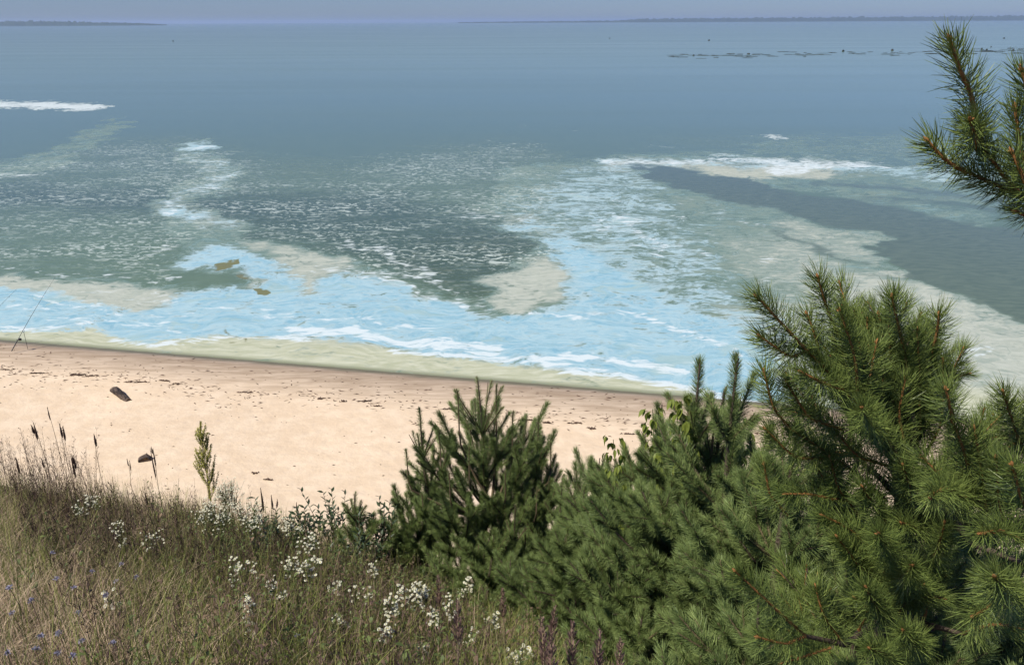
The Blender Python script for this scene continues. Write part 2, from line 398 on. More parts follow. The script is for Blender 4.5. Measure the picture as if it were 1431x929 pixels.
# -- white foam
poly('white', [(-260,142),(0,142),(95,144),(145,147),(152,150),(110,156),(60,153),(0,151),(-260,150)], 1.5, 1)
poly('white', [(-60,246),(0,244),(62,242),(40,247),(-60,250)], 1.5, .9)
poly('white', [(1062,189),(1085,188),(1096,192),(1080,194)], 1.5, .85)
poly('white', [(255,206),(280,203),(292,206),(270,212)], 2, .75)
poly('white', [(228,295),(250,294),(262,301),(240,303)], 3, .8)
poly('white', [(830,224),(1000,219),(1150,222),(1310,237),(1200,236),(1000,228),(850,232)], 4, .72)
poly('white', [(1060,236),(1110,228),(1160,232),(1130,242),(1080,244)], 4, .8)
for pts, w, v in (
    ([(130,382),(185,389),(230,390),(260,384)], 4, .8), ([(0,370),(60,376),(120,380)], 4, .6),
    ([(200,355),(240,345),(250,340)], 6, .7), ([(520,385),(580,388),(620,402),(640,412)], 5, .7),
    ([(430,372),(480,378),(540,394),(600,412),(660,430),(760,436),(860,442)], 5, .72),
    ([(480,340),(540,352),(600,385),(625,398)], 9, .6),
    ([(400,463),(470,464),(540,474),(620,482),(700,488)], 14, .85), ([(540,490),(640,496),(740,502),(800,512)], 10, .8),
    ([(740,497),(830,503),(900,508),(960,520)], 10, .78), ([(760,512),(860,524),(945,540),(1010,556)], 12, .85),
    ([(150,474),(210,483),(330,470),(440,474)], 8, .75), ([(0,460),(60,461),(110,450),(140,448)], 7, .75),
    ([(180,416),(260,428),(330,433),(400,438)], 4, .72), ([(40,410),(100,424),(180,440),(280,446)], 5, .7),
    ([(350,446),(440,443),(520,452),(600,462)], 6, .7), ([(0,430),(80,432),(150,425)], 5, .66),
    ([(60,448),(130,440),(190,452),(260,462)], 5, .66), ([(800,446),(900,440),(980,470),(1040,500)], 9, .62),
    ([(860,300),(905,330),(930,360)], 10, .5), ([(1330,490),(1365,480),(1378,490),(1350,500),(1320,510)], 8, .8),
    ([(1420,452),(1500,485)], 6, .6), ([(1000,552),(1100,580)], 14, .9), ([(640,300),(700,306),(750,300)], 8, .5)):
    stroke('white', pts, w, 4, v)
for i in range(90):
    t = rng.uniform(0, 1); x = rng.uniform(-100, 1000); y0 = 404 + max(0, x - 100) * .05; y1 = 460 + max(0, x - 200) * .075
    y = y0 + (y1 - y0) * t; l = rng.uniform(20, 90); s_ = rng.uniform(-.02, .12)
    stroke('white', [(x, y), (x + l * .5, y + l * s_ + rng.uniform(-3, 3)), (x + l, y + l * s_ * 2)], [.8, rng.uniform(1.5, 4), .8], 2, rng.uniform(.45, .72))
for i in range(40):
    x = rng.uniform(-60, 150); y = 250 - (x + 60) * .25 + rng.uniform(-8, 12); l = rng.uniform(6, 22)
    stroke('white', [(x, y), (x + l, y)], 1.6, 1.5, rng.uniform(.5, .9))
for x, y, l in ((262,157,8),(275,173,14),(92,177,8),(88,196,12),(60,175,6),(728,177,12),(700,173,5),(800,182,14),(820,180,8),(640,265,25),(650,275,50),(700,270,20),(1040,214,30),(1110,217,40),(1105,145,8),(1150,218,50),(840,225,20),(60,225,14),(30,233,16),(250,170,5),(590,190,5),(245,250,14),(270,255,20),(290,262,22),(250,240,10),(300,230,22),(310,236,20),(275,215,14),(920,205,24),(1290,57,6)):
    stroke('white', [(x, y), (x + l * .5, y + 1), (x + l, y)], 2, 1.2, .85)
# -- olive gaps
poly('olive', [(298,364),(322,362),(327,368),(315,373),(303,372)], 2, 1)
poly('olive', [(333,381),(352,380),(355,388),(345,391)], 2, 1)
poly('olive', [(345,391),(362,398),(388,407),(384,414),(372,412),(358,402)], 2, 1)
stroke('olive', [(388,412),(370,425),(335,440)], [3,3,1], 3, .5)
stroke('olive', [(300,458),(325,468),(348,473),(345,477),(300,480)], [3,5,5,4,2], 3, .75)
for i in range(60):
    x = rng.uniform(480, 960); y = rng.uniform(425, 470) + (x - 480) * .03; 
    stroke('olive', [(x, y), (x + rng.uniform(4, 12), y + rng.uniform(-1, 2))], 1.4, 1.2, rng.uniform(.3, .6))
poly('olive', [(560,345),(640,322),(720,325),(765,345),(750,368),(720,378),(700,400),(700,430),(640,420),(560,380)], 14, .35)

halo = blur(np.maximum(np.minimum(cvs['blue'], 1), cvs['cream']).astype(np.float64), 16, 6)
cvs['film'] = np.maximum(cvs['film'], np.clip(halo * 1.5, 0, .85)).astype(np.float32)
for k_, (bx, by) in {'blue': (7, 2), 'cream': (8, 3), 'film': (7, 2), 'slick': (5, 2), 'white': (2, 1)}.items(): cvs[k_] = blur(cvs[k_].astype(np.float64), bx, by)
def sample(a, px, py):
    x = np.clip(px - OX - .5, 0, CW - 1.001); y = np.clip(py - OY - .5, 0, CH - 1.001)
    i = x.astype(int); j = y.astype(int); fx = x - i; fy = y - j
    return (a[j, i] * (1 - fx) + a[j, i + 1] * fx) * (1 - fy) + (a[j + 1, i] * (1 - fx) + a[j + 1, i + 1] * fx) * fy

def water_material():
    m, nt = new_mat('lake water with algae'); g = G(nt)
    pos = N(nt, 'ShaderNodeNewGeometry').outputs['Position']
    A = N(nt, 'ShaderNodeAttribute', attribute_name='bloom_a'); B = N(nt, 'ShaderNodeAttribute', attribute_name='bloom_b')
    sa = N(nt, 'ShaderNodeSeparateColor'); L(nt, A.outputs['Color'], sa.inputs[0])
    sb = N(nt, 'ShaderNodeSeparateColor'); L(nt, B.outputs['Color'], sb.inputs[0])
    blue, cream, white = sa.outputs; olive = A.outputs['Alpha']
    film, slick, speck = sb.outputs; deep = B.outputs['Alpha']
    ang = math.atan2(sdv[1], sdv[0])
    warp = N(nt, 'ShaderNodeTexNoise'); L(nt, pos, warp.inputs['Vector']); warp.inputs['Scale'].default_value = .25; warp.inputs['Detail'].default_value = 4
    wv = N(nt, 'ShaderNodeVectorMath', operation='MULTIPLY_ADD'); L(nt, warp.outputs['Color'], wv.inputs[0]); wv.inputs[1].default_value = (3, 3, 0); L(nt, pos, wv.inputs[2])
    wp = wv.outputs[0]
    n1 = g.noise(g.mapping(wp, (.6, 1, 1)), .9, 7, .62)                       # patch detail
    n2 = g.noise(g.mapping(wp, (.35, 1.2, 1), (0, 0, -ang)), 3.0, 5, .6)      # streaks along the shore
    n3 = g.noise(pos, 7, 3, .6)
    rip = g.noise(g.mapping(pos, (.8, 1.0, 1), (0, 0, .5)), 3.2, 3, .62, .6)
    rip2 = g.noise(g.mapping(pos, (.5, 1.1, 1), (0, 0, -.3)), 2.1, 3, .6, .9)
    def cov(mask, nz, amp, lo=.42, hi=.58):
        return g.sm(g.m('ADD', mask, g.m('MULTIPLY', g.m('SUBTRACT', nz, .5), amp)), lo, hi)
    n4 = g.noise(g.mapping(wp, (.45, 1.0, 1), (0, 0, -ang * .5)), 2.2, 6, .68, .4)   # torn flecks
    mv = N(nt, 'ShaderNodeVectorMath', operation='MULTIPLY_ADD'); L(nt, warp.outputs['Color'], mv.inputs[0]); mv.inputs[1].default_value = (16, 12, 0); L(nt, pos, mv.inputs[2])
    wl = N(nt, 'ShaderNodeTexNoise'); L(nt, mv.outputs[0], wl.inputs['Vector']); wl.inputs['Scale'].default_value = .11; wl.inputs['Detail'].default_value = 3
    mv2 = N(nt, 'ShaderNodeVectorMath', operation='MULTIPLY_ADD'); L(nt, wl.outputs['Color'], mv2.inputs[0]); mv2.inputs[1].default_value = (14, 14, 0); L(nt, pos, mv2.inputs[2])
    f1 = g.noise(g.mapping(mv2.outputs[0], (.5, 1.0, 1), (0, 0, -ang)), .42, 5, .55)
    f2 = g.noise(g.mapping(mv2.outputs[0], (.5, 1.0, 1), (0, 0, -ang + .3)), 1.1, 5, .6)
    n5 = g.noise(g.mapping(wp, (.5, 1.0, 1), (0, 0, -ang)), 5.5, 4, .65, .3)
    torn = g.sm(g.m('ADD', g.m('ADD', g.m('MULTIPLY', n1, .16), g.m('MULTIPLY', n4, .26)), g.m('ADD', g.m('MULTIPLY', n5, .22), g.m('MULTIPLY', g.m('ADD', f1, f2), .18))), .37, .63)
    s2_ = g.sm(n2, .33, .67)
    # flow lines: thin ridges of a strongly warped noise
    wv2 = N(nt, 'ShaderNodeVectorMath', operation='MULTIPLY_ADD'); L(nt, warp.outputs['Color'], wv2.inputs[0]); wv2.inputs[1].default_value = (9, 7, 0); L(nt, pos, wv2.inputs[2])
    rd = g.noise(g.mapping(wv2.outputs[0], (.22, .8, 1), (0, 0, -ang)), .8, 4, .5)
    ridge = g.m('SUBTRACT', 1, g.m('MULTIPLY', g.m('ABSOLUTE', g.m('SUBTRACT', rd, .5)), 16), clamp=True)
    rd2 = g.noise(g.mapping(wv2.outputs[0], (.3, 1.0, 1), (0, 0, -ang)), 1.9, 4, .55)
    ridge2 = g.m('SUBTRACT', 1, g.m('MULTIPLY', g.m('ABSOLUTE', g.m('SUBTRACT', rd2, .5)), 13), clamp=True)
    # water body
    wcol = g.noise(g.mapping(pos, (.14, 1.0, 1), (0, 0, .04)), .03, 5, .6)
    body = g.mix(g.m('ADD', g.m('MULTIPLY', g.sm(n1, .3, .7), .5), g.m('MULTIPLY', g.sm(wcol, .3, .7), .25)), (.112, .168, .098), (.145, .205, .118))
    body = g.mix(g.m('MULTIPLY', deep, .85), body, (.062, .098, .058))
    slick = g.sm(g.m('ADD', slick, g.m('MULTIPLY', g.m('SUBTRACT', g.m('ADD', g.m('MULTIPLY', n2, .5), g.m('MULTIPLY', n4, .5)), .5), 1.8)), .18, .85)
    body = g.mix(slick, body, g.mix(g.sm(n2, .35, .65), (.098, .136, .086), (.130, .170, .108)))
    body = g.mix(g.m('MULTIPLY', olive, .6), body, (.060, .080, .040))
    # thin curling filaments of scum that join the patches
    fila = g.m('SUBTRACT', 1, g.m('MULTIPLY', g.m('ABSOLUTE', g.m('SUBTRACT', f1, .5)), 14), clamp=True)
    filb = g.m('SUBTRACT', 1, g.m('MULTIPLY', g.m('ABSOLUTE', g.m('SUBTRACT', f2, .5)), 11), clamp=True)
    fil = g.m('MAXIMUM', fila, g.m('MULTIPLY', filb, .7))
    near = g.m('MULTIPLY', g.m('MAXIMUM', g.m('MULTIPLY', speck, .38), g.sm(film, .03, .5)), g.m('SUBTRACT', 1, slick))
    film = g.m('ADD', film, g.m('MULTIPLY', g.m('MULTIPLY', fil, near), .85))
    # film
    fl = g.m('MULTIPLY', g.m('MULTIPLY', cov(film, torn, .9, .2, 1.0), g.sm(film, .02, .2)), g.m('SUBTRACT', 1, g.m('MULTIPLY', slick, .95)))
    gap = g.m('MULTIPLY', g.m('MAXIMUM', g.m('SUBTRACT', 1, g.m('MULTIPLY', g.m('ABSOLUTE', g.m('SUBTRACT', f1, .44)), 34), clamp=True), g.m('SUBTRACT', 1, g.m('MULTIPLY', g.m('ABSOLUTE', g.m('SUBTRACT', f2, .56)), 30), clamp=True)), g.m('SUBTRACT', 1, g.m('MULTIPLY', cream, .6)))
    fl = g.m('MULTIPLY', fl, g.m('SUBTRACT', 1, g.m('MULTIPLY', gap, .65)))
    fcol = g.mix(g.sm(n2, .35, .65), (.150, .228, .190), (.245, .325, .262))
    fcol = g.mix(g.m('MULTIPLY', g.sm(f1, .46, .62), .30), fcol, (.28, .31, .22))
    fcol = g.mix(g.m('MULTIPLY', g.sm(f2, .50, .62), .45), fcol, (.24, .38, .38))
    fcol = g.mix(g.m('MULTIPLY', g.sm(cream, .05, .5), .75), fcol, g.mix(s2_, (.30, .355, .285), (.40, .44, .35)))
    c = g.mix(g.m('MULTIPLY', fl, .84), body, fcol)
    # cream
    cr = g.m('MULTIPLY', cov(cream, torn, 1.25, .22, .88), g.sm(cream, .06, .3))
    cr = g.m('MULTIPLY', cr, g.m('SUBTRACT', 1, g.m('MULTIPLY', slick, .97)))
    dp = N(nt, 'ShaderNodeVectorMath', operation='DOT_PRODUCT'); L(nt, pos, dp.inputs[0]); dp.inputs[1].default_value = (snv[0], snv[1], 0)
    d = g.m('SUBTRACT', dp.outputs['Value'], float(S0 @ snv))
    ccol = g.mix(g.sm(n2, .3, .7), (.33, .36, .29), (.46, .48, .40))
    ccol = g.mix(g.m('MULTIPLY', g.m('MAXIMUM', ridge2, filb), .45), ccol, (.50, .52, .42))
    ccol = g.mix(g.m('MULTIPLY', g.sm(f2, .52, .64), .5), ccol, (.25, .31, .25))
    ccol2 = g.mix(g.sm(n2, .35, .7), (.42, .43, .28), (.56, .56, .41))
    ccol = g.mix(g.sm(g.m('ADD', d, g.m('MULTIPLY', n2, .6)), -3.4, -1.2), ccol, ccol2)
    ccol = g.mix(g.m('MULTIPLY', g.sm(g.m('ADD', d, g.m('MULTIPLY', n2, .25)), -.28, .08), .8), ccol, (.17, .18, .10))
    c = g.mix(g.m('MULTIPLY', cr, .93), c, ccol)
    # turquoise
    bl = g.m('MULTIPLY', cov(blue, torn, 1.35, .28, .82), g.sm(blue, .06, .3))
    bl = g.m('MULTIPLY', bl, g.m('SUBTRACT', 1, g.m('MULTIPLY', slick, .97)))
    bcol = g.mix(g.sm(n2, .3, .7), (.175, .355, .435), (.25, .445, .515))
    holes = g.m('MULTIPLY', g.sm(n4, .60, .66), .30)
    bcol = g.mix(g.m('MULTIPLY', g.sm(blue, .95, .55), .75), bcol, (.17, .295, .315))
    bcol = g.mix(holes, bcol, (.14, .27, .28))
    crk = g.m('SUBTRACT', 1, g.m('MULTIPLY', g.m('ABSOLUTE', g.m('SUBTRACT', n4, .47)), 60), clamp=True)
    bcol = g.mix(g.m('MULTIPLY', g.m('MULTIPLY', crk, g.sm(n1, .5, .6)), .5), bcol, (.12, .22, .20))
    bcol = g.mix(g.m('MULTIPLY', g.m('MAXIMUM', g.m('MAXIMUM', ridge, fila), g.m('MULTIPLY', g.m('MAXIMUM', filb, ridge2), .6)), .5), bcol, (.50, .62, .60))
    bcol = g.mix(g.m('MULTIPLY', g.sm(f1, .57, .66), .5), bcol, (.36, .46, .40))
    c = g.mix(bl, c, bcol)
    # pale edging where turquoise thins out
    edge = g.m('MULTIPLY', bl, g.m('SUBTRACT', 1, cov(blue, torn, 1.15, .62, .95)))
    c = g.mix(g.m('MULTIPLY', edge, .55), c, (.48, .60, .60))
    # white
    wh = g.m('MULTIPLY', cov(white, g.m('ADD', g.m('MULTIPLY', s2_, .55), g.m('MULTIPLY', torn, .45)), 1.2, .38, .85), g.sm(white, .06, .3))
    c = g.mix(g.m('MULTIPLY', wh, .9), c, (.62, .68, .66))
    ol = cov(olive, torn, .7, .42, .8)
    c = g.mix(ol, c, (.17, .175, .085))
    # flecks on the rippled part
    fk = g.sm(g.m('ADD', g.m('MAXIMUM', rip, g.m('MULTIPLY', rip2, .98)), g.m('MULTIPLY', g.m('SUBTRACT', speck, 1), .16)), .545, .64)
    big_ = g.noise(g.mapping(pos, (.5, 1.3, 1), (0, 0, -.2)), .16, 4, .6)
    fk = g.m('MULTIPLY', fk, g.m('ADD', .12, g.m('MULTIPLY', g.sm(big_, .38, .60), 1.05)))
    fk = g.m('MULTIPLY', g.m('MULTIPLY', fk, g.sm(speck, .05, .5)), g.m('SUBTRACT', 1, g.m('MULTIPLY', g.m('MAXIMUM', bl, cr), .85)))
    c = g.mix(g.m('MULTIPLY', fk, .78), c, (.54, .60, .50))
    scum = g.m('MAXIMUM', g.m('MAXIMUM', bl, cr), g.m('MAXIMUM', wh, g.m('MULTIPLY', fl, .5)))
    p = N(nt, 'ShaderNodeBsdfPrincipled'); L(nt, c, p.inputs['Base Color'])
    p.inputs['IOR'].default_value = 1.33
    wind = g.noise(g.mapping(pos, (.10, .9, 1), (0, 0, .05)), .045, 5, .6)
    L(nt, g.m('ADD', g.m('ADD', .10, g.m('MULTIPLY', g.sm(wind, .3, .7), .035)), g.m('MULTIPLY', scum, .45)), p.inputs['Roughness'])
    L(nt, g.m('SUBTRACT', .30, g.m('MULTIPLY', scum, .12)), p.inputs['Specular IOR Level'])
    b = N(nt, 'ShaderNodeBump'); b.inputs['Distance'].default_value = .03
    L(nt, g.m('ADD', .12, g.m('MULTIPLY', speck, .7)), b.inputs['Strength'])
    L(nt, g.m('ADD', g.m('ADD', rip, rip2), g.m('MULTIPLY', n3, .15)), b.inputs['Height']); L(nt, b.outputs[0], p.inputs['Normal'])
    L(nt, p.outputs[0], N(nt, 'ShaderNodeOutputMaterial').inputs[0])
    return m

def build_water():
    dep = np.concatenate([np.radians(np.linspace(0.034, 1.0, 14)), np.radians(np.linspace(1.0, 30, 520)[1:])])
    rad = (12.0 / np.tan(dep))[::-1]
    az = np.concatenate([np.radians(np.linspace(-85, -42, 30))[:-1], np.radians(np.linspace(-42, 42, 760)), np.radians(np.linspace(42, 85, 30))[1:]])
    Rr, Az = np.meshgrid(rad, az, indexing='ij')
    X = Rr * np.sin(Az); Y = Rr * np.cos(Az)
    V = np.stack([X, Y, np.zeros_like(X)], -1).reshape(-1, 3)
    nx = len(az); ny = len(rad)
    i = (np.arange(ny - 1)[:, None] * nx + np.arange(nx - 1)[None, :]).ravel()
    mb = MB(); mb.add(V, np.stack([i, i + nx, i + nx + 1, i + 1], 1))
    o = mb.build('water', water_material(), smooth=True); o['kind'] = 'structure'
    x, y = V[:, 0], V[:, 1]
    k = np.clip(np.hypot(x, y) / 40, .6, 8)
    m1, m2 = fbm(x * .16, y * .16, 61, 4) * 9, fbm(x * .16 + 9, y * .16 + 5, 67, 4) * 9
    wx = (fbm(x * .30 + m1, y * .30 + m2, 71, 4) * 1.5 + fbm(x * .45, y * .45, 3, 5) * 2.2 + fbm(x * 1.9, y * 1.9, 9, 3) * .6) * k
    wy = (fbm(x * .30 + m2 + 30, y * .30 + m1, 73, 4) * 2.2 + fbm(x * .45 + 50, y * .45, 5, 5) * 2.6 + fbm(x * 1.9, y * 1.9 + 40, 11, 3) * .6) * k
    # keep the warp small at the waterline
    dd = np.clip(-dist_in(x, y) / 5, .15, 1)
    Pw = np.stack([x + wx * dd * .8, np.maximum(y + wy * dd * .8, 5), np.zeros_like(x)], 1)
    px, py = project(Pw)
    ch = {n: sample(a, px, py) for n, a in cvs.items()}
    inside = (px > OX) & (px < OX + CW) & (Y.ravel() > 3)
    for nm, keys in (('bloom_a', ('blue', 'cream', 'white', 'olive')), ('bloom_b', ('film', 'slick', 'speck', 'deep'))):
        at_ = o.data.attributes.new(nm, 'FLOAT_COLOR', 'POINT')
        at_.data.foreach_set('color', (np.stack([ch[q] for q in keys], 1) * inside[:, None]).astype(np.float32).ravel())
build_water()

# ------------------------------------------------------------------ far shores
def far_shore(name, pxs, hts, dist, mat, seed):
    """low wooded land: a long strip with a ragged canopy top and real depth"""
    r = np.random.default_rng(seed); mb = MB()
    n = 420; px = np.linspace(pxs[0], pxs[-1], n); h = np.interp(px, pxs, hts)
    h = h * (.8 + .35 * r.random(n)) + .3
    rows = []
    for dy, f in ((0, 0.0), (8, .55), (30, .95), (90, 1.05), (200, .9), (420, .0)):
        row = []
        for a, hh in zip(px, h):
            v = ray(a, 27.0 if True else 0); y = dist + dy
            row.append((v[0] / v[1] * y, y, hh * f * (.9 + .2 * r.random()) - (.3 if f == 0 else 0)))
        rows.append(row)
    V = np.array(rows).reshape(-1, 3)
    i = (np.arange(5)[:, None] * n + np.arange(n - 1)[None, :]).ravel()
    mb.add(V, np.stack([i, i + 1, i + n + 1, i + n], 1), 0, r.random(len(V)))
    o = mb.build(name, mat); o['kind'] = 'structure'; return o
shore_mat = simple_mat('far woodland', (.020, .040, .028), (.045, .070, .040), .9, .05)
far_shore('far_shore', [-200, 0, 60, 150, 200, 232], [25, 23, 24, 15, 10, 3], 4600, shore_mat, 1)
far_shore('far_shore', [640, 760, 860, 890, 1040, 1200, 1431, 1700], [6, 10, 13, 24, 27, 30, 34, 38], 6800, shore_mat, 2)

# floating dark clumps far out on the lake
clump_mat = simple_mat('wet dark weed', (.012, .016, .014), (.035, .04, .03), .6)
def floating(px, py, w, h, label, cat='clump', name='floating_weed', group='dark clumps floating far out on the lake'):
    p = plane0(px, py); r = np.random.default_rng(int(px * 7 + py)); mb = MB()
    n = 10; a = np.arange(n) * 2 * math.pi / n
    rr = .7 + .5 * r.random(n)
    for sc, z in ((1, -.1), (.9, .35 * h), (.45, h)):
        pass
    rings = [np.stack([np.cos(a) * rr * w / 2 * s_, np.sin(a) * rr * w * .4 * s_, np.full(n, z)], 1) for s_, z in ((1, -.08), (.92, .4 * h), (.5, h), (.05, h * .95))]
    V = np.concatenate(rings); F = []
    for k in range(3):
        for j in range(n): F.append([k * n + j, k * n + (j + 1) % n, (k + 1) * n + (j + 1) % n, (k + 1) * n + j])
    mb.add(V + r.normal(0, h * .08, V.shape), F, 0, r.random(len(V)))
    o = mb.build(name, clump_mat, smooth=True); o.location = p; o.scale = (.7, .7, .7); tag(o, label, cat, group)
for px, py, w, h, lb in (
    (1046, 76, 1.7, .5, 'dark lump near the middle of the dark weed line on the far lake'),
    (991, 57, 2.2, .8, 'lone dark speck on open water above the left end of the weed line'),
    (969, 78, 1.2, .5, 'small dark lump at the left end of the far weed line'),
    (852, 54, 1.6, .6, 'small dark speck on calm far water left of the weed line'),
    (1178, 72, 1.5, .8, 'dark lump standing out of the right half of the weed line'),
    (1247, 71, 1.6, .9, 'dark lump in the weed line just left of the upper pine branch'),
    (1372, 69, 1.4, .7, 'first dark speck right of the upper pine branch tip'),
    (1379, 70, 1.6, .6, 'second of the three dark specks beside the upper pine branch'),
    (1385, 66, 1.0, .6, 'highest of the three close dark specks right of the upper pine branch'),
    (1416, 71, 1.6, .7, 'dark speck on the far water near the right edge'),
    (1403, 54, 2.0, .7, 'lone dark speck higher up on the far water at right'),
    (242, 58, 1.0, 1.0, 'tiny dark post-like speck on the far water at left')):
    floating(px, py, w, h, lb)
mb = MB(); r = np.random.default_rng(4)
for i in range(150):
    x = r.uniform(935, 1431) if i < 110 else r.uniform(1300, 1480); 
    y = 79 - (x - 950) * .016 + r.normal(0, 1.6)
    p = plane0(x, y); w = r.uniform(.5, 3.0); n = 6; a = np.arange(n) * 2 * math.pi / n
    V = np.concatenate([np.stack([p[0] + np.cos(a) * w * s_, p[1] + np.sin(a) * .22 * s_ * (1 + r.random()), np.full(n, z)], 1) for s_, z in ((1, -.03), (.7, r.uniform(.04, .12)))])
    mb.add(V, [[j, (j + 1) % n, n + (j + 1) % n, n + j] for j in range(n)] + [[6, 7, 8, 9], [6, 9, 10, 11]], 0, r.random())
o = mb.build('weed_mat', clump_mat); o['kind'] = 'stuff'; tag(o, 'thin broken line of dark weed floating far out on the lake', 'weed')

# ------------------------------------------------------------------ haze
hz = MB(); x0, x1, y0, y1, z0, z1 = -24000, 24000, -300, 24500, -21.5, 45
hz.add([(x0,y0,z0),(x1,y0,z0),(x1,y1,z0),(x0,y1,z0),(x0,y0,z1),(x1,y0,z1),(x1,y1,z1),(x0,y1,z1)],
       [[0,3,2,1],[4,5,6,7],[0,1,5,4],[1,2,6,5],[2,3,7,6],[3,0,4,7]])
hm, hnt = new_mat('haze'); pv = N(hnt, 'ShaderNodeVolumePrincipled'); pv.inputs['Color'].default_value = (.58, .69, .98, 1)
pv.inputs['Density'].default_value = 1.2e-4; pv.inputs['Anisotropy'].default_value = .2
L(hnt, pv.outputs[0], N(hnt, 'ShaderNodeOutputMaterial').inputs['Volume'])
ho = hz.build('haze', hm); ho['kind'] = 'stuff'; tag(ho, 'pale blue haze over the whole lake', 'haze')

# ------------------------------------------------------------------ plant materials
needle_near = simple_mat('pine needles', (.082, .126, .029), (.26, .32, .080), .42, 0, .45, .12, .25)
needle_mid = simple_mat('young pine needles', (.10, .150, .046), (.29, .36, .112), .5, 0, .35, .12, .35)
bark_orange = simple_mat('orange twig bark', (.20, .085, .025), (.36, .17, .06), .7, 90, .2)
bark_dark = simple_mat('dark pine bark', (.045, .032, .022), (.13, .095, .07), .85, 35, .2, bump=.6)
twig_grey = simple_mat('grey green twig', (.10, .075, .045), (.17, .125, .07), .8, 60, .2)

def frame_of(T):
    ref = np.where(np.abs(T[:, 2:3]) < .9, np.array([[0, 0, 1.0]]), np.array([[1.0, 0, 0]]))
    a = np.cross(T, ref); a /= np.linalg.norm(a, axis=1)[:, None]
    return a, np.cross(T, a)
def needles(mb, pts, n, nlen, r, w=.0015, mat=1, a0=58, a1=22, t0=.03, tip=True):
    pts = np.asarray(pts, float); seg = np.linalg.norm(np.diff(pts, axis=0), axis=1); s = np.concatenate([[0], np.cumsum(seg)]); s /= s[-1]
    t = t0 + (1 - t0) * r.random(n) ** .9
    P = np.stack([np.interp(t, s, pts[:, i]) for i in range(3)], 1)
    Tk = np.gradient(pts, axis=0); T = np.stack([np.interp(t, s, Tk[:, i]) for i in range(3)], 1); T /= np.linalg.norm(T, axis=1)[:, None]
    a, b = frame_of(T)
    ph = r.random(n) * 2 * math.pi
    rad = np.cos(ph)[:, None] * a + np.sin(ph)[:, None] * b
    al = np.radians(a0 + (a1 - a0) * np.clip((t - .45) / .55, 0, 1) ** 1.4 + r.normal(0, 8, n))
    if tip: al = np.where(t > .93, np.radians(10 + 45 * r.random(n)), al)
    Ln = nlen * (.75 + .35 * r.random(n)) * (1 - .25 * (t > .97))
    d0 = np.cos(al)[:, None] * T + np.sin(al)[:, None] * rad
    al1 = al - np.radians(r.uniform(4, 22, n)); tw = np.cross(T, rad) * r.normal(0, .18, n)[:, None]
    d1 = np.cos(al1)[:, None] * T + np.sin(al1)[:, None] * rad + tw
    d1[:, 2] -= .04
    C = np.stack([P, P + d0 * (Ln * .5)[:, None], P + (d0 + d1) * (Ln * .5)[:, None]], 1)
    sd_ = np.cross(d0, r.normal(size=(n, 3))); sd_ /= np.linalg.norm(sd_, axis=1)[:, None]
    W = np.stack([np.full(n, w * .8), np.full(n, w), np.full(n, w * .25)], 1)
    mb.ribbons(C, W, sd_, mat, np.clip(r.beta(2, 2, n), 0, 1))
def bud(mb, p, d, r_, mat=0):
    d = np.asarray(d) / np.linalg.norm(d); mb.tube([p, p + d * r_ * 1.2, p + d * r_ * 3, p + d * r_ * 4.4], [r_ * .8, r_ * 1.1, r_ * .8, r_ * .15], 6, mat, .9, cap=False)

def shoot_mesh(name, Ls, nlen, dens, seed, w, nm, bk, rs=.0028, a0=58, a1=22):
    r = np.random.default_rng(seed); mb = MB()
    k = np.linspace(0, 1, 6); b = r.normal(0, .05, 2) * Ls
    pts = np.stack([b[0] * k ** 2, b[1] * k ** 2, Ls * k], 1)
    mb.tube(pts, np.linspace(rs, rs * .65, 6), 5, 0, .5, cap=False); bud(mb, pts[-1], pts[-1] - pts[-2], rs)
    needles(mb, pts, int(Ls * dens), nlen, r, w, 1, a0, a1)
    return mb.mesh(name, [bk, nm])
SH_NEAR = {l: [shoot_mesh('near_shoot', l, .066, 2100, 10 * i + int(l * 100), .0015, needle_near, bark_orange) for i in range(3)] for l in (.12, .2, .3)}
SH_MID = {l: [shoot_mesh('mid_shoot', l, .046, 2900, 40 + 10 * i + int(l * 100), .0014, needle_mid, twig_grey, .0024) for i in range(3)] for l in (.1, .17, .26)}
SH_LEAD = {l: [shoot_mesh('leader_shoot', l, .032, 1700, 80 + 10 * i + int(l * 100), .0013, needle_mid, twig_grey, .0036, 62, 40) for i in range(2)] for l in (.16, .28)}
def put_shoot(lib, p, q, parent, r, name='shoot'):
    d = np.asarray(q) - np.asarray(p); l = float(np.linalg.norm(d))
    if l < .01: return
    k = min(lib, key=lambda v: abs(v - l)); me = lib[k][r.integers(len(lib[k]))]
    s = l / k
    o = bpy.data.objects.new(name, me); col.objects.link(o); o.parent = parent
    qn = Vector(d).to_track_quat('Z', 'Y') @ Quaternion((0, 0, 1), r.random() * 6.28)
    o.matrix_local = Matrix.Translation(Vector(p)) @ qn.to_matrix().to_4x4() @ Matrix.Diagonal((max(s, .75) if s < 1 else min(s, 1.25),) * 2 + (s, 1))
    return o

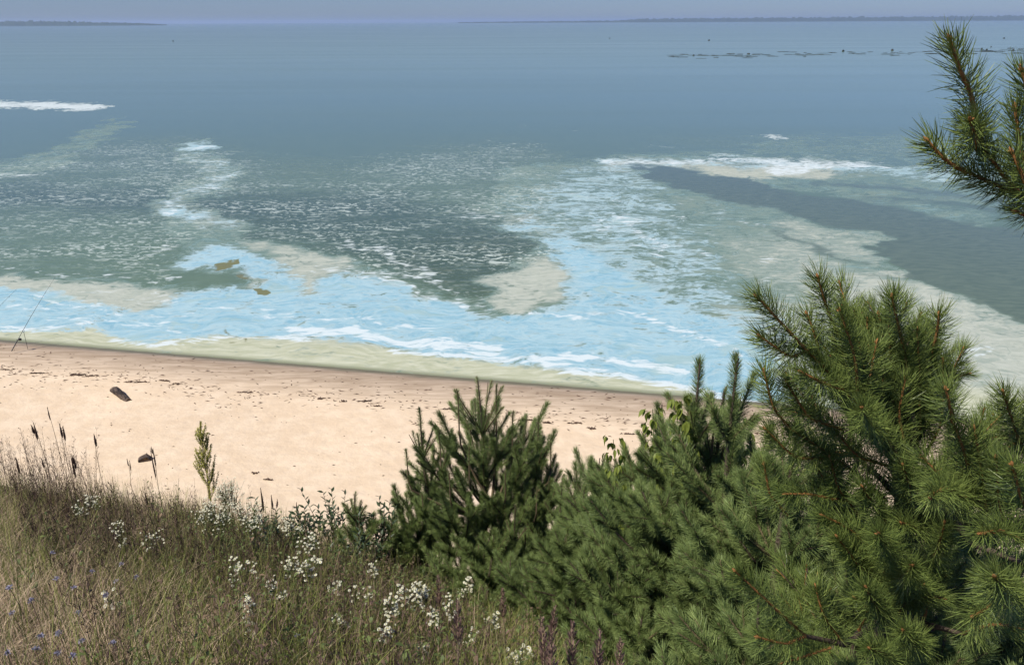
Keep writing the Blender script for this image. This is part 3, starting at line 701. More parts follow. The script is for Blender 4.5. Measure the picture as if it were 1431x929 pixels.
def nrm(v): return v / (np.linalg.norm(v) + 1e-12)
def grow(mb, shoots, p, d, segs, l, r, rad, upw, order=0, lat=2, spread=.8):
    pts = [p]; rr = [rad]
    for k in range(segs):
        d = nrm(d + np.array([0, 0, upw]) + r.normal(0, .07, 3))
        ll = l * r.uniform(.85, 1.15) * (.93 ** k)
        q = p + d * ll
        mid = (p + q) / 2 + r.normal(0, .004, 3)
        pts += [mid, q]; rr += [rad * (1 - (k + .5) / (segs + .3)) + .0012, rad * (1 - (k + 1) / (segs + .3)) + .001]
        if segs - 1 - k <= 2: shoots.append((p, q, order))
        if k < segs - 1 and order < 2:
            for j in range(lat):
                side = nrm(np.cross(d, np.array([0, 0, 1.0]) + r.normal(0, .35, 3))) * (1 if j % 2 else -1)
                dl = nrm(d + side * spread * r.uniform(.7, 1.2) + np.array([0, 0, r.uniform(-.1, .3)]))
                grow(mb, shoots, q, dl, min(segs - 1 - k, 2 if order else 3), l * .68, r, rad * .5, upw, order + 1, lat, spread)
        p = q
    mb.tube(pts, rr, 5, 0, .5, cap=False)

PINES = 'young pines growing along the edge of the bluff'
def pine_tree(top, label, seed, height=None, years=6, nb=5, up_=.16, blen=.8, lib=None, lead=True, maxs=290, bare=.0, angle0=.6, base=None, seglen=None):
    r = np.random.default_rng(seed); lib = lib or SH_MID
    top = np.asarray(top, float)
    if base is None:
        bx, by = top[0] + r.normal(0, .04), top[1] + r.normal(0, .04)
        base = np.array([bx, by, float(ground_z(bx, by)) - .03])
    h = top[2] - base[2]
    t = thing('pine_tree', label, 'pine tree', base, PINES)
    top = top - base
    ls = [1.0 * .93 ** k for k in range(years)][::-1]; tot = sum(ls)
    k0 = bare
    hs = np.concatenate([[0], np.cumsum(ls)]) / tot * (1 - k0) + k0       # whorl heights as fractions
    axis = lambda f: top * f + np.array([math.sin(f * 5 + seed), math.cos(f * 4 + seed), 0]) * .02 * math.sin(f * 3.1)
    mb = MB(); mb.tube([axis(f) for f in np.linspace(0, 1, 14)], np.linspace(.012 + h * .012, .003, 14), 8)
    mb.build('trunk', bark_dark, t, smooth=True)
    count = 0
    leader = SH_LEAD if lead else lib
    sh = put_shoot(leader, axis(hs[-2] + (1 - hs[-2]) * .25), axis(1), t, r); count += 1
    put_shoot(lib, axis(hs[-2]), axis(hs[-2] + (1 - hs[-2]) * .5), t, r)
    put_shoot(lib, axis(hs[-3]), axis(hs[-2]), t, r)
    put_shoot(lib, axis(hs[-4]), axis(hs[-3]), t, r)
    sl = seglen or h * (1 - k0) / years
    for w in range(years - 1, 0, -1):
        age = years - w
        m = nb + r.integers(-1, 2); ph = r.random() * 6.28
        for j in range(m):
            if count > maxs: break
            a = ph + j * 2 * math.pi / m + r.normal(0, .2)
            tl = .62 + .13 * age                       # tilt away from the trunk grows with age
            tl = min(tl, 1.35) * angle0 / .6 * .9
            d = np.array([math.cos(a) * math.sin(tl), math.sin(a) * math.sin(tl), math.cos(tl)])
            bm_ = MB(); shoots = []
            segs = min(age, 5)
            if count > maxs - 12: segs = 1
            grow(bm_, shoots, axis(hs[w]), d, segs, sl * blen * r.uniform(.8, 1.1), r, .004 + .0022 * age, up_, 0)
            b = bm_.build('branch', twig_grey if age < 3 else bark_dark, t, smooth=True)
            for (p, q, o_) in shoots:
                put_shoot(leader if (o_ == 0 and age <= 2 and lead and segs == 1) else lib, p, q, b, r); count += 1
    return t
def tip(px, py, y): return at(px, py, y)

central = pine_tree(tip(668, 532, 5.5), 'full young pine with a crown of upright candles against the middle of the beach', 3, years=6, nb=8, up_=.34, blen=.95, angle0=.6)
pine_tree(tip(752, 580, 5.45), 'slim pine with one tall thin leader just right of the full central pine', 5, years=5, nb=5, up_=.32, blen=.75, angle0=.5)
pine_tree(tip(587, 570, 5.4), 'slim pine merged into the left side of the full central pine', 6, years=5, nb=4, up_=.32, blen=.6, angle0=.5)
pine_tree(tip(786, 664, 5.0), 'low slender pine with a single pointed leader right of the central pine', 7, years=5, nb=5, up_=.25, blen=.7)
pine_tree(tip(838, 640, 4.7), 'low pine with thin leader beside the pale leafed sapling', 8, years=5, nb=5, up_=.25, blen=.8)
pine_tree(tip(900, 595, 4.3), 'pine with a straight leader standing below the right end of the visible waterline', 9, years=6, nb=5, up_=.22, blen=.85)
pine_tree(tip(925, 565, 3.7), 'bushy grey-green pine whose leaning top touches the yellow-green leaves', 10, years=6, nb=5, up_=.2, blen=.8, lead=False)
pine_tree(tip(978, 508, 3.2), 'tall pine with drooping blurred shoots left of the big near pine', 11, years=6, nb=5, up_=.14, blen=.8, lead=False)
pine_tree(tip(1032, 500, 2.9), 'pine directly behind the lowest left shoots of the big near pine', 12, years=6, nb=5, up_=.14, blen=.75, lead=False)
pine_tree(tip(495, 690, 5.2), 'small bluish young pine with one stubby leader among the meadow plants', 13, years=4, nb=5, up_=.25, blen=.8)
pine_tree(tip(575, 715, 5.3), 'short pine at the left foot of the full central pine', 14, years=5, nb=6, up_=.2, blen=.8, lead=False)
pine_tree(tip(690, 740, 4.7), 'low spreading pine in front of the full central pine behind the white flowers', 15, years=5, nb=6, up_=.12, blen=1.0, lead=False)
pine_tree(tip(800, 745, 4.0), 'low spreading pine left of the bent dark branches at bottom centre', 16, years=5, nb=6, up_=.12, blen=1.0, lead=False)
pine_tree(tip(880, 730, 3.5), 'low dense pine right below the pale leafed sapling', 17, years=5, nb=6, up_=.12, blen=.95, lead=False)
pine_tree(tip(960, 700, 3.0), 'dense pine filling the shade at lower centre right', 18, years=5, nb=6, up_=.12, blen=.9, lead=False)
pine_tree(tip(900, 850, 2.6), 'knee-high pine at the bottom edge between brown grass plumes', 19, years=4, nb=5, up_=.12, blen=.9, lead=False)
pine_tree(tip(1075, 640, 2.7), 'pine in the shadow under the long orange stem of the big near pine', 20, years=6, nb=5, up_=.14, blen=.75, lead=False)
pine_tree(tip(1180, 640, 2.9), 'pine half hidden behind the middle of the big near pine', 21, years=6, nb=6, up_=.14, blen=.8, lead=False)
pine_tree(tip(1118, 590, 2.5), 'pine filling the dark gap under the lowest left shoots of the big near pine', 64, years=6, nb=6, up_=.14, blen=.75, lead=False)
pine_tree(tip(1330, 600, 2.9), 'pine behind the right side of the big near pine', 22, years=6, nb=6, up_=.14, blen=.8, lead=False)
pine_tree(tip(1060, 840, 2.0), 'small pine at the bottom edge under the bright low branch', 23, years=4, nb=5, up_=.1, blen=.9, lead=False)
pine_tree(tip(1200, 800, 2.1), 'small shaded pine at the bottom edge left of the bare dark limb', 24, years=4, nb=6, up_=.1, blen=.95, lead=False)
pine_tree(tip(1400, 720, 2.3), 'shaded pine at the right edge behind the large bright rosette', 25, years=5, nb=6, up_=.12, blen=.85, lead=False)
pine_tree(tip(1330, 860, 1.75), 'small shaded pine in the lower right corner below the bare dark limb', 26, years=4, nb=6, up_=.1, blen=.9, lead=False)
pine_tree(tip(980, 900, 2.3), 'ankle-high pine seedling at the bottom edge right of the brown grass plumes', 27, years=4, nb=5, up_=.1, blen=.9, lead=False)

def candles(tree, tips, seed):
    """side stems that turn up into candles, with whorls of shoots on the way"""
    r = np.random.default_rng(seed); b0 = np.array(tree.location)
    for px, py, y, h in tips:
        T_ = tip(px, py, y) - b0; s0 = np.array([T_[0] * .12, T_[1] * .12, max(.1, T_[2] - h)])
        k = np.linspace(0, 1, 9)[:, None]
        P = s0 + np.concatenate([(T_[:2] - s0[:2]) * np.minimum(1, k * 1.9) ** .8, (T_[2] - s0[2]) * k], 1)
        mb = MB(); mb.tube(P, np.linspace(.012, .003, 9), 6); b = mb.build('branch', twig_grey, tree, smooth=True)
        put_shoot(SH_LEAD, P[-1] - (P[-1] - P[-3]) * .9, P[-1], b, r)
        L0 = np.linalg.norm(P[-1] - P[0]); f = 1 - .20 / L0
        f = 1 - .26 / L0
    while f > .12:
            c = np.array([np.interp(f * 8, range(9), P[:, i]) for i in range(3)]); c2 = np.array([np.interp(max(0, f - .17 / L0) * 8, range(9), P[:, i]) for i in range(3)])
            put_shoot(SH_MID, c2, c, b, r); ph = r.random() * 6.28; m = r.integers(3, 5)
            for j in range(m):
                a = ph + j * 6.283 / m; tl = r.uniform(.25, .50) + (1 - f) * .5; l = r.uniform(.10, .17) * (1.45 - .65 * f)
                put_shoot(SH_MID, c, c + np.array([math.cos(a) * math.sin(tl), math.sin(a) * math.sin(tl), math.cos(tl)]) * l, b, r)
            f -= .17 / L0 * r.uniform(.85, 1.15)
candles(central, [(640, 546, 5.4, .9), (693, 538, 5.5, 1.0), (716, 576, 5.35, .85), (614, 600, 5.3, .8), (770, 618, 5.3, .7), (568, 628, 5.25, .7), (655, 625, 5.05, .7), (628, 660, 5.0, .6), (706, 660, 5.0, .6), (750, 680, 5.05, .6), (590, 690, 5.05, .5)], 55)
for px, py, y, sd_, lb in ((815, 692, 4.7, 60, 'thin upright pine between the slender pine and the pale leafed sapling'), (868, 640, 4.3, 61, 'narrow pine just right of the clear standing pale sapling'), (1012, 545, 3.3, 62, 'narrow pine left of the long orange stem of the big near pine'), (720, 705, 4.8, 63, 'short dense pine at the right foot of the full central pine')):
    candles(pine_tree(tip(px, py, y), lb, sd_, years=5, nb=4, up_=.3, blen=.6), [(px + 14, py + 30, y + .05, .45), (px - 13, py + 38, y - .05, .45)], sd_)

# ---- the big near pine, shoot by shoot
def near_pine(label, base, trunk_pts, branches, seed, nlen=.070, dens=2100, fill=0):
    r = np.random.default_rng(seed)
    t = thing('pine_tree', label, 'pine tree', base, 'near pines at the right side')
    tp = np.array(trunk_pts) - base
    mb = MB(); mb.tube(tp, np.linspace(.026, .010, len(tp)), 10); mb.build('trunk', bark_dark, t, smooth=True)
    for limb, shoots in branches:
        lp = np.array([at(*q) for q in limb]) - base
        # smooth the limb
        k = np.linspace(0, len(lp) - 1, 9); lp = np.stack([np.interp(k, range(len(lp)), lp[:, i]) for i in range(3)], 1)
        mb = MB(); mb.tube(lp, np.linspace(.012, .005, 9), 7); b = mb.build('branch', bark_dark, t, smooth=True)
        for sp in shoots:
            sc = 1.0; nl = nlen; dn = dens
            if isinstance(sp[0], (int, float)): nl = nlen * sp[0]; sp = sp[1:]
            P = np.array([at(*q) for q in sp]) - base
            kk = np.linspace(0, len(P) - 1, 10); Q = np.stack([np.interp(kk, range(len(P)), P[:, i]) for i in range(3)], 1)
            Q[1:-1] = (Q[:-2] + 2 * Q[1:-1] + Q[2:]) / 4
            l = np.linalg.norm(np.diff(Q, axis=0), axis=1).sum()
            mb = MB(); mb.tube(Q, np.linspace(.0045, .0026, 10), 6, 0, .6, cap=False)
            for f in np.arange(.02, 1, .006 / max(l, .05)):        # little scale stubs along the twig
                c = np.array([np.interp(f * 9, range(10), Q[:, i]) for i in range(3)]); dd = nrm(r.normal(size=3))
                mb.add(np.array([c + dd * .003, c + dd * .0065 + nrm(Q[-1] - Q[0]) * .003, c + dd * .003 + nrm(np.cross(dd, Q[-1] - Q[0])) * .0025]), [[0, 1, 2, 2]], 0, r.random())
            for j in range(3): bud(mb, Q[-1], nrm(Q[-1] - Q[-2]) + r.normal(0, .35, 3) * (j > 0), .0034 if j == 0 else .0022)
            needles(mb, Q, int(l * dn), nl, r, .00155, 1, 62, 26)
            mb.build('shoot', [bark_orange, needle_near], b)
    n = 0
    for i in range(fill):                                   # the inner branches that close the crown
        if n > 270: break
        f = r.uniform(.12, .86) * (len(tp) - 1); p = np.array([np.interp(f, range(len(tp)), tp[:, c]) for c in range(3)])
        a = r.random() * 6.28; tl = r.uniform(.7, 1.25)
        d = np.array([math.cos(a) * math.sin(tl), math.sin(a) * math.sin(tl), math.cos(tl)])
        bm_ = MB(); shoots_ = []
        grow(bm_, shoots_, p, d, 3, r.uniform(.12, .17), r, .008, .12, 0)
        b = bm_.build('branch', bark_dark, t, smooth=True)
        for (p, q, o_) in shoots_:
            if n < 290: put_shoot(SH_NEAR, p, q, b, r); n += 1
    return t
tb = at(1262, 700, 2.0); tb[2] = float(ground_z(tb[0], tb[1])) - .03
near_pine('big near pine with orange stems and long needles filling the right side of the view', tb,
    [tb, (tb + at(1250, 800, 1.95)) / 2 * np.array([1, 1, 1]), at(1250, 800, 1.95), at(1258, 700, 1.95), at(1275, 600, 1.95), at(1262, 520, 1.95)], [
    ([(1262, 700, 1.95), (1240, 625, 1.9)], [
        [(1290, 690, 1.9), (1240, 615, 1.84), (1180, 545, 1.8), (1128, 490, 1.76)], [(1128, 490, 1.76), (1095, 455, 1.74), (1058, 415, 1.72)],
        [(1235, 610, 1.86), (1212, 590, 1.72), (1205, 570, 1.58)],
        [(1128, 490, 1.78), (1105, 500, 1.76), (1062, 470, 1.74)],
        [(1180, 548, 1.8), (1140, 530, 1.72), (1120, 520, 1.70)],
        [(1180, 600, 1.85), (1130, 585, 1.80), (1100, 535, 1.78)],
        [(1200, 580, 1.85), (1215, 530, 1.85), (1225, 480, 1.85)]]),
    ([(1272, 640, 1.95), (1205, 600, 1.95)], [
        [(1205, 600, 1.95), (1190, 540, 1.93), (1172, 470, 1.9)], [(1172, 470, 1.9), (1155, 430, 1.88), (1143, 388, 1.86)],
        [(1200, 580, 1.85), (1196, 500, 1.82), (1174, 435, 1.80)], [(1215, 590, 2.0), (1215, 520, 2.0), (1212, 450, 2.0)],
        [(1150, 520, 1.95), (1140, 470, 1.95), (1128, 440, 1.95)]]),
    ([(1270, 600, 1.95), (1282, 570, 2.0)], [
        [(1285, 640, 2.0), (1275, 560, 1.97), (1262, 480, 1.93)], [(1262, 480, 1.93), (1254, 450, 1.92), (1247, 415, 1.9)],
        [(1282, 600, 2.05), (1296, 540, 2.0), (1305, 485, 1.98)], [(1305, 485, 1.98), (1310, 460, 1.97), (1312, 440, 1.96)],
        [(1262, 560, 2.02), (1240, 500, 2.0), (1228, 440, 2.0)], [(1280, 620, 2.05), (1310, 570, 2.05), (1300, 520, 2.05)],
        [(1262, 610, 1.95), (1232, 560, 1.93), (1235, 520, 1.93)], [(1285, 600, 1.98), (1285, 530, 1.96), (1282, 462, 1.95)], [(1290, 640, 2.0), (1318, 590, 1.98), (1318, 505, 1.97)],
        [(1230, 600, 1.9), (1215, 540, 1.9), (1200, 480, 1.9)], [(1270, 560, 2.0), (1245, 510, 1.98), (1242, 460, 1.97)], [(1270, 640, 1.9), (1255, 580, 1.9), (1265, 530, 1.9)]]),
    ([(1250, 780, 1.95), (1150, 700, 1.9)], [
        [(1240, 700, 1.95), (1170, 640, 1.9), (1105, 600, 1.88)], [(1105, 600, 1.88), (1080, 570, 1.87), (1068, 520, 1.86)],
        [(1150, 640, 1.9), (1110, 640, 1.86), (1070, 600, 1.84)], [(1100, 720, 1.9), (1075, 690, 1.88), (1068, 650, 1.88)],
        [(1180, 700, 1.9), (1130, 690, 1.86), (1098, 690, 1.82)], [(1200, 720, 1.92), (1170, 680, 1.88), (1160, 640, 1.86)],
        [(1240, 650, 1.9), (1200, 640, 1.85), (1165, 600, 1.85)]]),
    ([(1250, 850, 1.85), (1180, 900, 1.7), (1125, 888, 1.6)], [
        [(1125, 888, 1.6), (1078, 845, 1.58), (1028, 798, 1.56)], [(1125, 888, 1.6), (1100, 900, 1.58), (1060, 890, 1.56)],
        [(1180, 900, 1.7), (1150, 860, 1.68), (1140, 820, 1.68)], [(1160, 905, 1.65), (1130, 915, 1.6), (1095, 925, 1.58)]]),
    ([(1250, 850, 1.9), (1290, 870, 1.75), (1345, 885, 1.6)], [
        [(1290, 870, 1.75), (1300, 830, 1.75), (1290, 790, 1.75)], [(1345, 885, 1.6), (1390, 870, 1.5), (1440, 880, 1.45)],
        [(1200, 880, 1.7), (1215, 850, 1.68), (1195, 835, 1.66)]]),
    ([(1262, 700, 1.95), (1300, 690, 1.8), (1360, 690, 1.65)], [
        [(1365, 700, 1.62), (1348, 630, 1.58), (1332, 590, 1.56)], [(1332, 590, 1.56), (1328, 570, 1.55), (1322, 545, 1.54)],
        [(1360, 700, 1.62), (1320, 680, 1.5), (1300, 694, 1.4)], [(1380, 720, 1.6), (1370, 650, 1.58), (1362, 600, 1.58)],
        [(1400, 740, 1.6), (1395, 690, 1.55), (1392, 640, 1.52)], [(1345, 700, 1.65), (1310, 660, 1.62), (1290, 640, 1.62)],
        [(1300, 690, 1.8), (1290, 740, 1.75), (1260, 730, 1.65)]]),
    ([(1300, 690, 1.8), (1360, 760, 1.6), (1440, 790, 1.4)], [
        [1.0, (1440, 840, 1.30), (1410, 830, 1.18), (1390, 805, 1.06)], [(1440, 760, 1.4), (1400, 740, 1.35), (1370, 745, 1.3)],
        [(1400, 800, 1.4), (1380, 850, 1.35), (1360, 860, 1.3)], [(1440, 720, 1.4), (1425, 690, 1.38), (1415, 650, 1.36)]]),
    ([(1262, 740, 1.95), (1240, 760, 1.75)], [
        [(1255, 790, 1.8), (1240, 770, 1.65), (1228, 745, 1.5)], [(1260, 760, 1.85), (1230, 720, 1.75), (1205, 680, 1.68)],
        [(1260, 840, 1.8), (1262, 810, 1.65), (1275, 790, 1.52)], [(1250, 860, 1.75), (1225, 850, 1.62), (1210, 820, 1.55)],
        [(1270, 900, 1.7), (1280, 900, 1.55), (1262, 880, 1.45)], [(1270, 720, 1.85), (1275, 690, 1.72), (1262, 650, 1.65)],
        [(1250, 930, 1.6), (1240, 915, 1.5), (1215, 905, 1.42)], [(1290, 800, 1.8), (1310, 770, 1.7), (1320, 730, 1.65)],
        [(1240, 820, 1.85), (1200, 790, 1.75), (1170, 750, 1.72)], [(1240, 790, 1.85), (1190, 740, 1.78), (1150, 720, 1.75)]]),
    ([(1310, 680, 1.9), (1380, 660, 1.9), (1440, 650, 1.9)], [
        [(1440, 655, 1.85), (1420, 605, 1.83), (1402, 548, 1.8)], [(1450, 640, 1.85), (1445, 600, 1.83), (1440, 560, 1.82)],
        [(1440, 680, 1.8), (1400, 650, 1.78), (1375, 620, 1.78)]]),
    ], 31, fill=30)
# ---- the taller pine whose branches reach in from the right edge
ub = np.array([1.62, 1.15, 0]); ub[2] = float(ground_z(ub[0], ub[1])) - .03
near_pine('tall pine outside the right edge with a forked branch reaching over the lake', ub,
    [ub, ub + (0.02, 0, .8), ub + (0, .03, 1.6), ub + (-.02, .02, 2.3)], [
    ([(1640, 430, 1.2), (1540, 340, 1.4), (1440, 285, 1.47)], [
        [(1445, 290, 1.47), (1405, 250, 1.45), (1372, 203, 1.43)], [(1372, 203, 1.43), (1357, 130, 1.40), (1342, 100, 1.39), (1328, 58, 1.38)],
        [(1368, 215, 1.44), (1362, 190, 1.38), (1356, 168, 1.33)],
        [(1430, 275, 1.47), (1392, 258, 1.46), (1350, 240, 1.45)], [(1350, 240, 1.45), (1322, 225, 1.44), (1297, 198, 1.43)],
        [(1450, 300, 1.5), (1430, 230, 1.5), (1418, 152, 1.5)], [(1470, 240, 1.5), (1445, 160, 1.5), (1428, 100, 1.5)],
        [(1450, 300, 1.42), (1435, 260, 1.40), (1415, 215, 1.40)],
        [.8, (1450, 300, 1.45), (1435, 302, 1.44), (1420, 296, 1.43)]]),
    ], 32, nlen=.058, fill=14)

# ------------------------------------------------------------------ meadow on the bluff
def stand(px, py, h):
    """place where a plant of height h has its top at this pixel"""
    best = None
    for y in np.arange(1.3, 8.5, .02):
        p = at(px, py, y); g_ = p[2] - float(ground_z(p[0], p[1]))
        e = abs(g_ - h) + (.25 if y > 5.9 or y < 1.7 else 0) - .02 * y
        if best is None or e < best[0]: best = (e, p)
    return best[1]
grass_green = simple_mat('green grass', (.115, .145, .030), (.40, .41, .115), .55, 0, .3, .25)
grass_dry = simple_mat('dry straw', (.28, .19, .115), (.80, .61, .40), .7, 0, .2, .15)
stalk_brown = simple_mat('brown stalks', (.075, .050, .033), (.22, .15, .09), .75, 0, .2)
seed_dark = simple_mat('dark seed heads', (.035, .020, .018), (.10, .060, .048), .8, 0, .2)
plume_mat = simple_mat('purple brown plumes', (.14, .085, .070), (.34, .22, .17), .8, 0, .2, .2)
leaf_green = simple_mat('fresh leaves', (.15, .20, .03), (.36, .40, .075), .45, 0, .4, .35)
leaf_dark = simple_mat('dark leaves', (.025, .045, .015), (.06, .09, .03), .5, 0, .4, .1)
stem_green = simple_mat('green stems', (.07, .09, .03), (.13, .14, .05), .6, 0, .3)
petal_white = simple_mat('white petals', (.58, .57, .42), (.84, .82, .66), .6, 0, .2, .2)
disc_yellow = simple_mat('yellow flower centres', (.35, .28, .05), (.55, .45, .09), .7, 0, .2)
petal_blue = simple_mat('lilac blue petals', (.24, .22, .29), (.42, .40, .49), .6, 0, .2, .2)
bloom_yellow = simple_mat('yellow green bloom', (.30, .30, .06), (.60, .55, .13), .7, 0, .2, .2)

def meadow_points(n, r, y0=1.1, y1=6.3):
    y = y0 + (y1 - y0) * r.random(n) ** .85
    x = r.uniform(-1, 1, n) * (y * .80 + .5)
    edge = 0.20 + .06 * y + .1 * np.sin(y * 4)              # pines take over to the right
    keep = (x < edge)
    return x[keep], y[keep]
def blades(mb, x, y, hgt, w, r, lean=.25, curl=.3, mat=0, rnd=None, K=4, lift=0.0):
    n = len(x); z = ground_z(x, y) + lift
    a = r.random(n) * 2 * math.pi; ln = np.abs(r.normal(0, lean, n))
    dirn = np.stack([np.cos(a), np.sin(a), np.zeros(n)], 1)
    k = np.linspace(0, 1, K)
    P = np.zeros((n, K, 3)); P[:, :, 0] = x[:, None]; P[:, :, 1] = y[:, None]; P[:, :, 2] = z[:, None]
    c = np.abs(r.normal(0, curl, n))
    hor = hgt[:, None] * (ln[:, None] * k + c[:, None] * k ** 2.5)
    P += dirn[:, None, :] * hor[:, :, None]
    P[:, :, 2] += hgt[:, None] * (k - .35 * np.minimum(c, 1.6)[:, None] * k ** 3)
    W = w[:, None] * np.interp(k, [0, .5, 1], [.8, 1, .15])[None, :] if np.ndim(w) else np.tile(w * np.interp(k, [0, .5, 1], [.8, 1, .15]), (n, 1))
    b = a + r.uniform(.6, 2.5, n)
    side = np.stack([np.cos(b), np.sin(b), np.zeros(n)], 1)
    mb.ribbons(P, W, side, mat, r.random(n) if rnd is None else rnd)
r = np.random.default_rng(11)
def dryness(x, y):
    """share of dry straw: most at lower left"""
    px, py = project(np.stack([x, y, ground_z(x, y) + .25], 1))
    f = 1.0 - np.clip((px - 120) / 260, 0, 1) * .90
    f = f * np.interp(py, [650, 760, 830], [.40, .6, 1.08])
    return np.clip(f + fbm(x * 1.6, y * 1.6, 21, 3) * 1.0, 0.22, .97), px, py
x, y = meadow_points(150000, r); dr, px_, py_ = dryness(x, y)
cl = np.clip(.62 + fbm(x * 5, y * 5, 31, 2) * 2.2, .15, 1); keep = (r.random(len(x)) > dr * .8) & (r.random(len(x)) < cl)
x, y = x[keep], y[keep]; mb = MB()
blades(mb, x, y, .15 + .30 * r.random(len(x)) ** 1.3, .0018 + .0012 * r.random(len(x)), r, .13, .22)
o = mb.build('tall_grass', grass_green); o['kind'] = 'stuff'; tag(o, 'thin upright green grass covering the top of the bluff', 'grass')
x, y = meadow_points(200000, r); dr, px_, py_ = dryness(x, y)
keep = r.random(len(x)) < dr; x, y = x[keep], y[keep]; mb = MB()
n = len(x); hh = .06 + .22 * r.random(n) ** 1.5
blades(mb, x, y, hh, .0011 + .0009 * r.random(n), r, .42, .8, 0, None, 4)
o = mb.build('dry_grass', grass_dry); o['kind'] = 'stuff'; tag(o, 'tangled tan and reddish dry grass at the lower left of the bluff', 'grass')
# low dark litter and tufts between the stalks
x, y = meadow_points(70000, r, 1.1, 6.6); mb = MB(); n = len(x)
blades(mb, x, y, .05 + .12 * r.random(n), .002 + .0012 * r.random(n), r, .9, .9, 0, None, 3)
o = mb.build('brown_litter', stalk_brown); o['kind'] = 'stuff'; tag(o, 'brown dead stems lying low between the grass of the bluff', 'grass')
# scattered grass under the pines
y = r.uniform(1.2, 4.8, 24000); x = y * r.uniform(-.1, 1.6, 24000); mb = MB()
blades(mb, x, y, .10 + .25 * r.random(24000), .0025, r, .3, .4)
o = mb.build('shade_grass', grass_green); o['kind'] = 'stuff'; tag(o, 'sparse grass growing in the shade under the pines', 'grass')
upright = simple_mat('dark green upright stems', (.07, .072, .034), (.24, .215, .11), .7, 0, .2)
# fine bare stalks with small seed clusters, in front of the beach
def stalks(n, r, x0, x1, y0, y1, h0, h1, mats, name, label, green=0):
    y = r.uniform(y0, y1, n); x = y * r.uniform(x0, x1, n); z = ground_z(x, y); mb = MB()
    a = r.random(n) * 6.28; hgt = r.uniform(h0, h1, n) * (.7 + .3 * r.random(n)); K = 5; k = np.linspace(0, 1, K)
    ln = r.normal(0, .12, n); c = r.normal(0, .10, n)
    d = np.stack([np.cos(a), np.sin(a), np.zeros(n)], 1)
    P = np.stack([x, y, z], 1)[:, None, :] + d[:, None, :] * (hgt[:, None] * (ln[:, None] * k + c[:, None] * k ** 2))[:, :, None]
    P[:, :, 2] += hgt[:, None] * k
    b = r.random(n) * 3.14; side = np.stack([np.cos(b), np.sin(b), np.zeros(n)], 1)
    mb.ribbons(P, np.tile(np.array([.0022, .002, .0017, .0014, .001]), (n, 1)), side, 0, r.random(n))
    # side twigs with seeds
    m = 9; T = P[:, -1] - P[:, -2]
    for j in range(m):
        f = r.uniform(.55, 1.0, n); p0 = P[:, 0] + 0
        ii = np.minimum((f * (K - 1)).astype(int), K - 2); fr = f * (K - 1) - ii
        p0 = P[np.arange(n), ii] * (1 - fr)[:, None] + P[np.arange(n), ii + 1] * fr[:, None]
        aa = r.random(n) * 6.28; l = r.uniform(.008, .05, n) * (1.2 - f * .6)
        dd = np.stack([np.cos(aa) * .6, np.sin(aa) * .6, np.full(n, .9)], 1); p1 = p0 + dd * l[:, None]; p2 = p1 + dd * .007
        mb.ribbons(np.stack([p0, (p0 + p1) / 2, p1, p2], 1), np.tile(np.array([.0009, .0009, .0035, .001]), (n, 1)), side, 1, r.random(n))
    o = mb.build(name, mats); o['kind'] = 'stuff'; tag(o, label, 'grass'); return o
stalks(1500, r, -.72, -.33, 3.6, 5.8, .24, .46, [stalk_brown, seed_dark], 'seeding_stalks', 'crowded thin brown seeding stalks against the sand at left')
stalks(1100, r, -.72, -.12, 3.2, 5.5, .34, .56, [upright, seed_dark], 'upright_stalks', 'dark upright thin stems standing in a band along the bluff edge')
stalks(900, r, -.45, -.02, 1.7, 3.4, .30, .50, [grass_green, plume_mat], 'upright_stalks', 'green upright stems in the centre foreground')
stalks(700, r, -.72, -.05, 1.6, 4.5, .30, .55, [stalk_brown, seed_dark], 'seeding_stalks', 'loose brown stalks among the grass in the left foreground')
stalks(500, r, -.30, .05, 2.6, 4.8, .30, .50, [grass_dry, plume_mat], 'seeding_stalks', 'pale straw stalks rising among the white flowers')
stalks(300, r, -.74, -.60, 4.4, 5.9, .50, .92, [stalk_brown, seed_dark], 'seeding_stalks', 'taller dark tangle of stalks at the far left edge')

# coarse leafy weeds among the grass
def weeds(n, r, name, label, mats):
    x, y = meadow_points(n * 8, r, 1.4, 5.6); px, _ = project(np.stack([x, y, ground_z(x, y)], 1)); k_ = (r.random(len(x)) < np.clip((px - 160) / 240, .05, 1)); x, y = x[k_][:n], y[k_][:n]
    mb = MB(); z = ground_z(x, y)
    for a, b, c in zip(x, y, z):
        h = r.uniform(.22, .50); ln = r.normal(0, .07, 2); top = np.array([a + ln[0], b + ln[1], c + h]); b0 = np.array([a, b, c])
        mb.tube([b0, (b0 + top) / 2 + (.005, 0, 0), top], [.0022, .0018, .001], 4, 0, r.random(), cap=False)
        m = r.integers(9, 18)
        for j in range(m):
            f = (j + .5) / m; p = b0 + (top - b0) * f; an = j * 2.4 + r.random(); l = r.uniform(.03, .065) * (1.15 - .6 * f); w = l * r.uniform(.14, .24)
            d = np.array([math.cos(an), math.sin(an), r.uniform(.3, 1.1)]); d /= np.linalg.norm(d); s_ = np.array([-math.sin(an), math.cos(an), 0]) * w
            e = p + d * l + (0, 0, -.25 * l); mm = p + d * l * .55
            mb.add([p, mm + s_, e, mm - s_], [[0, 1, 2, 3]], 1, r.random())
    o = mb.build(name, mats); o['kind'] = 'stuff'; tag(o, label, 'weeds')
weed_leaf = simple_mat('dull weed leaves', (.06, .085, .025), (.19, .23, .07), .55, 0, .3, .2)
weeds(620, r, 'leafy_weeds', 'coarse leafy green weeds mixed into the meadow grass', [stem_green, weed_leaf])
weeds(260, r, 'dry_weeds', 'withered brown weeds with curled leaves in the meadow', [stalk_brown, stalk_brown])

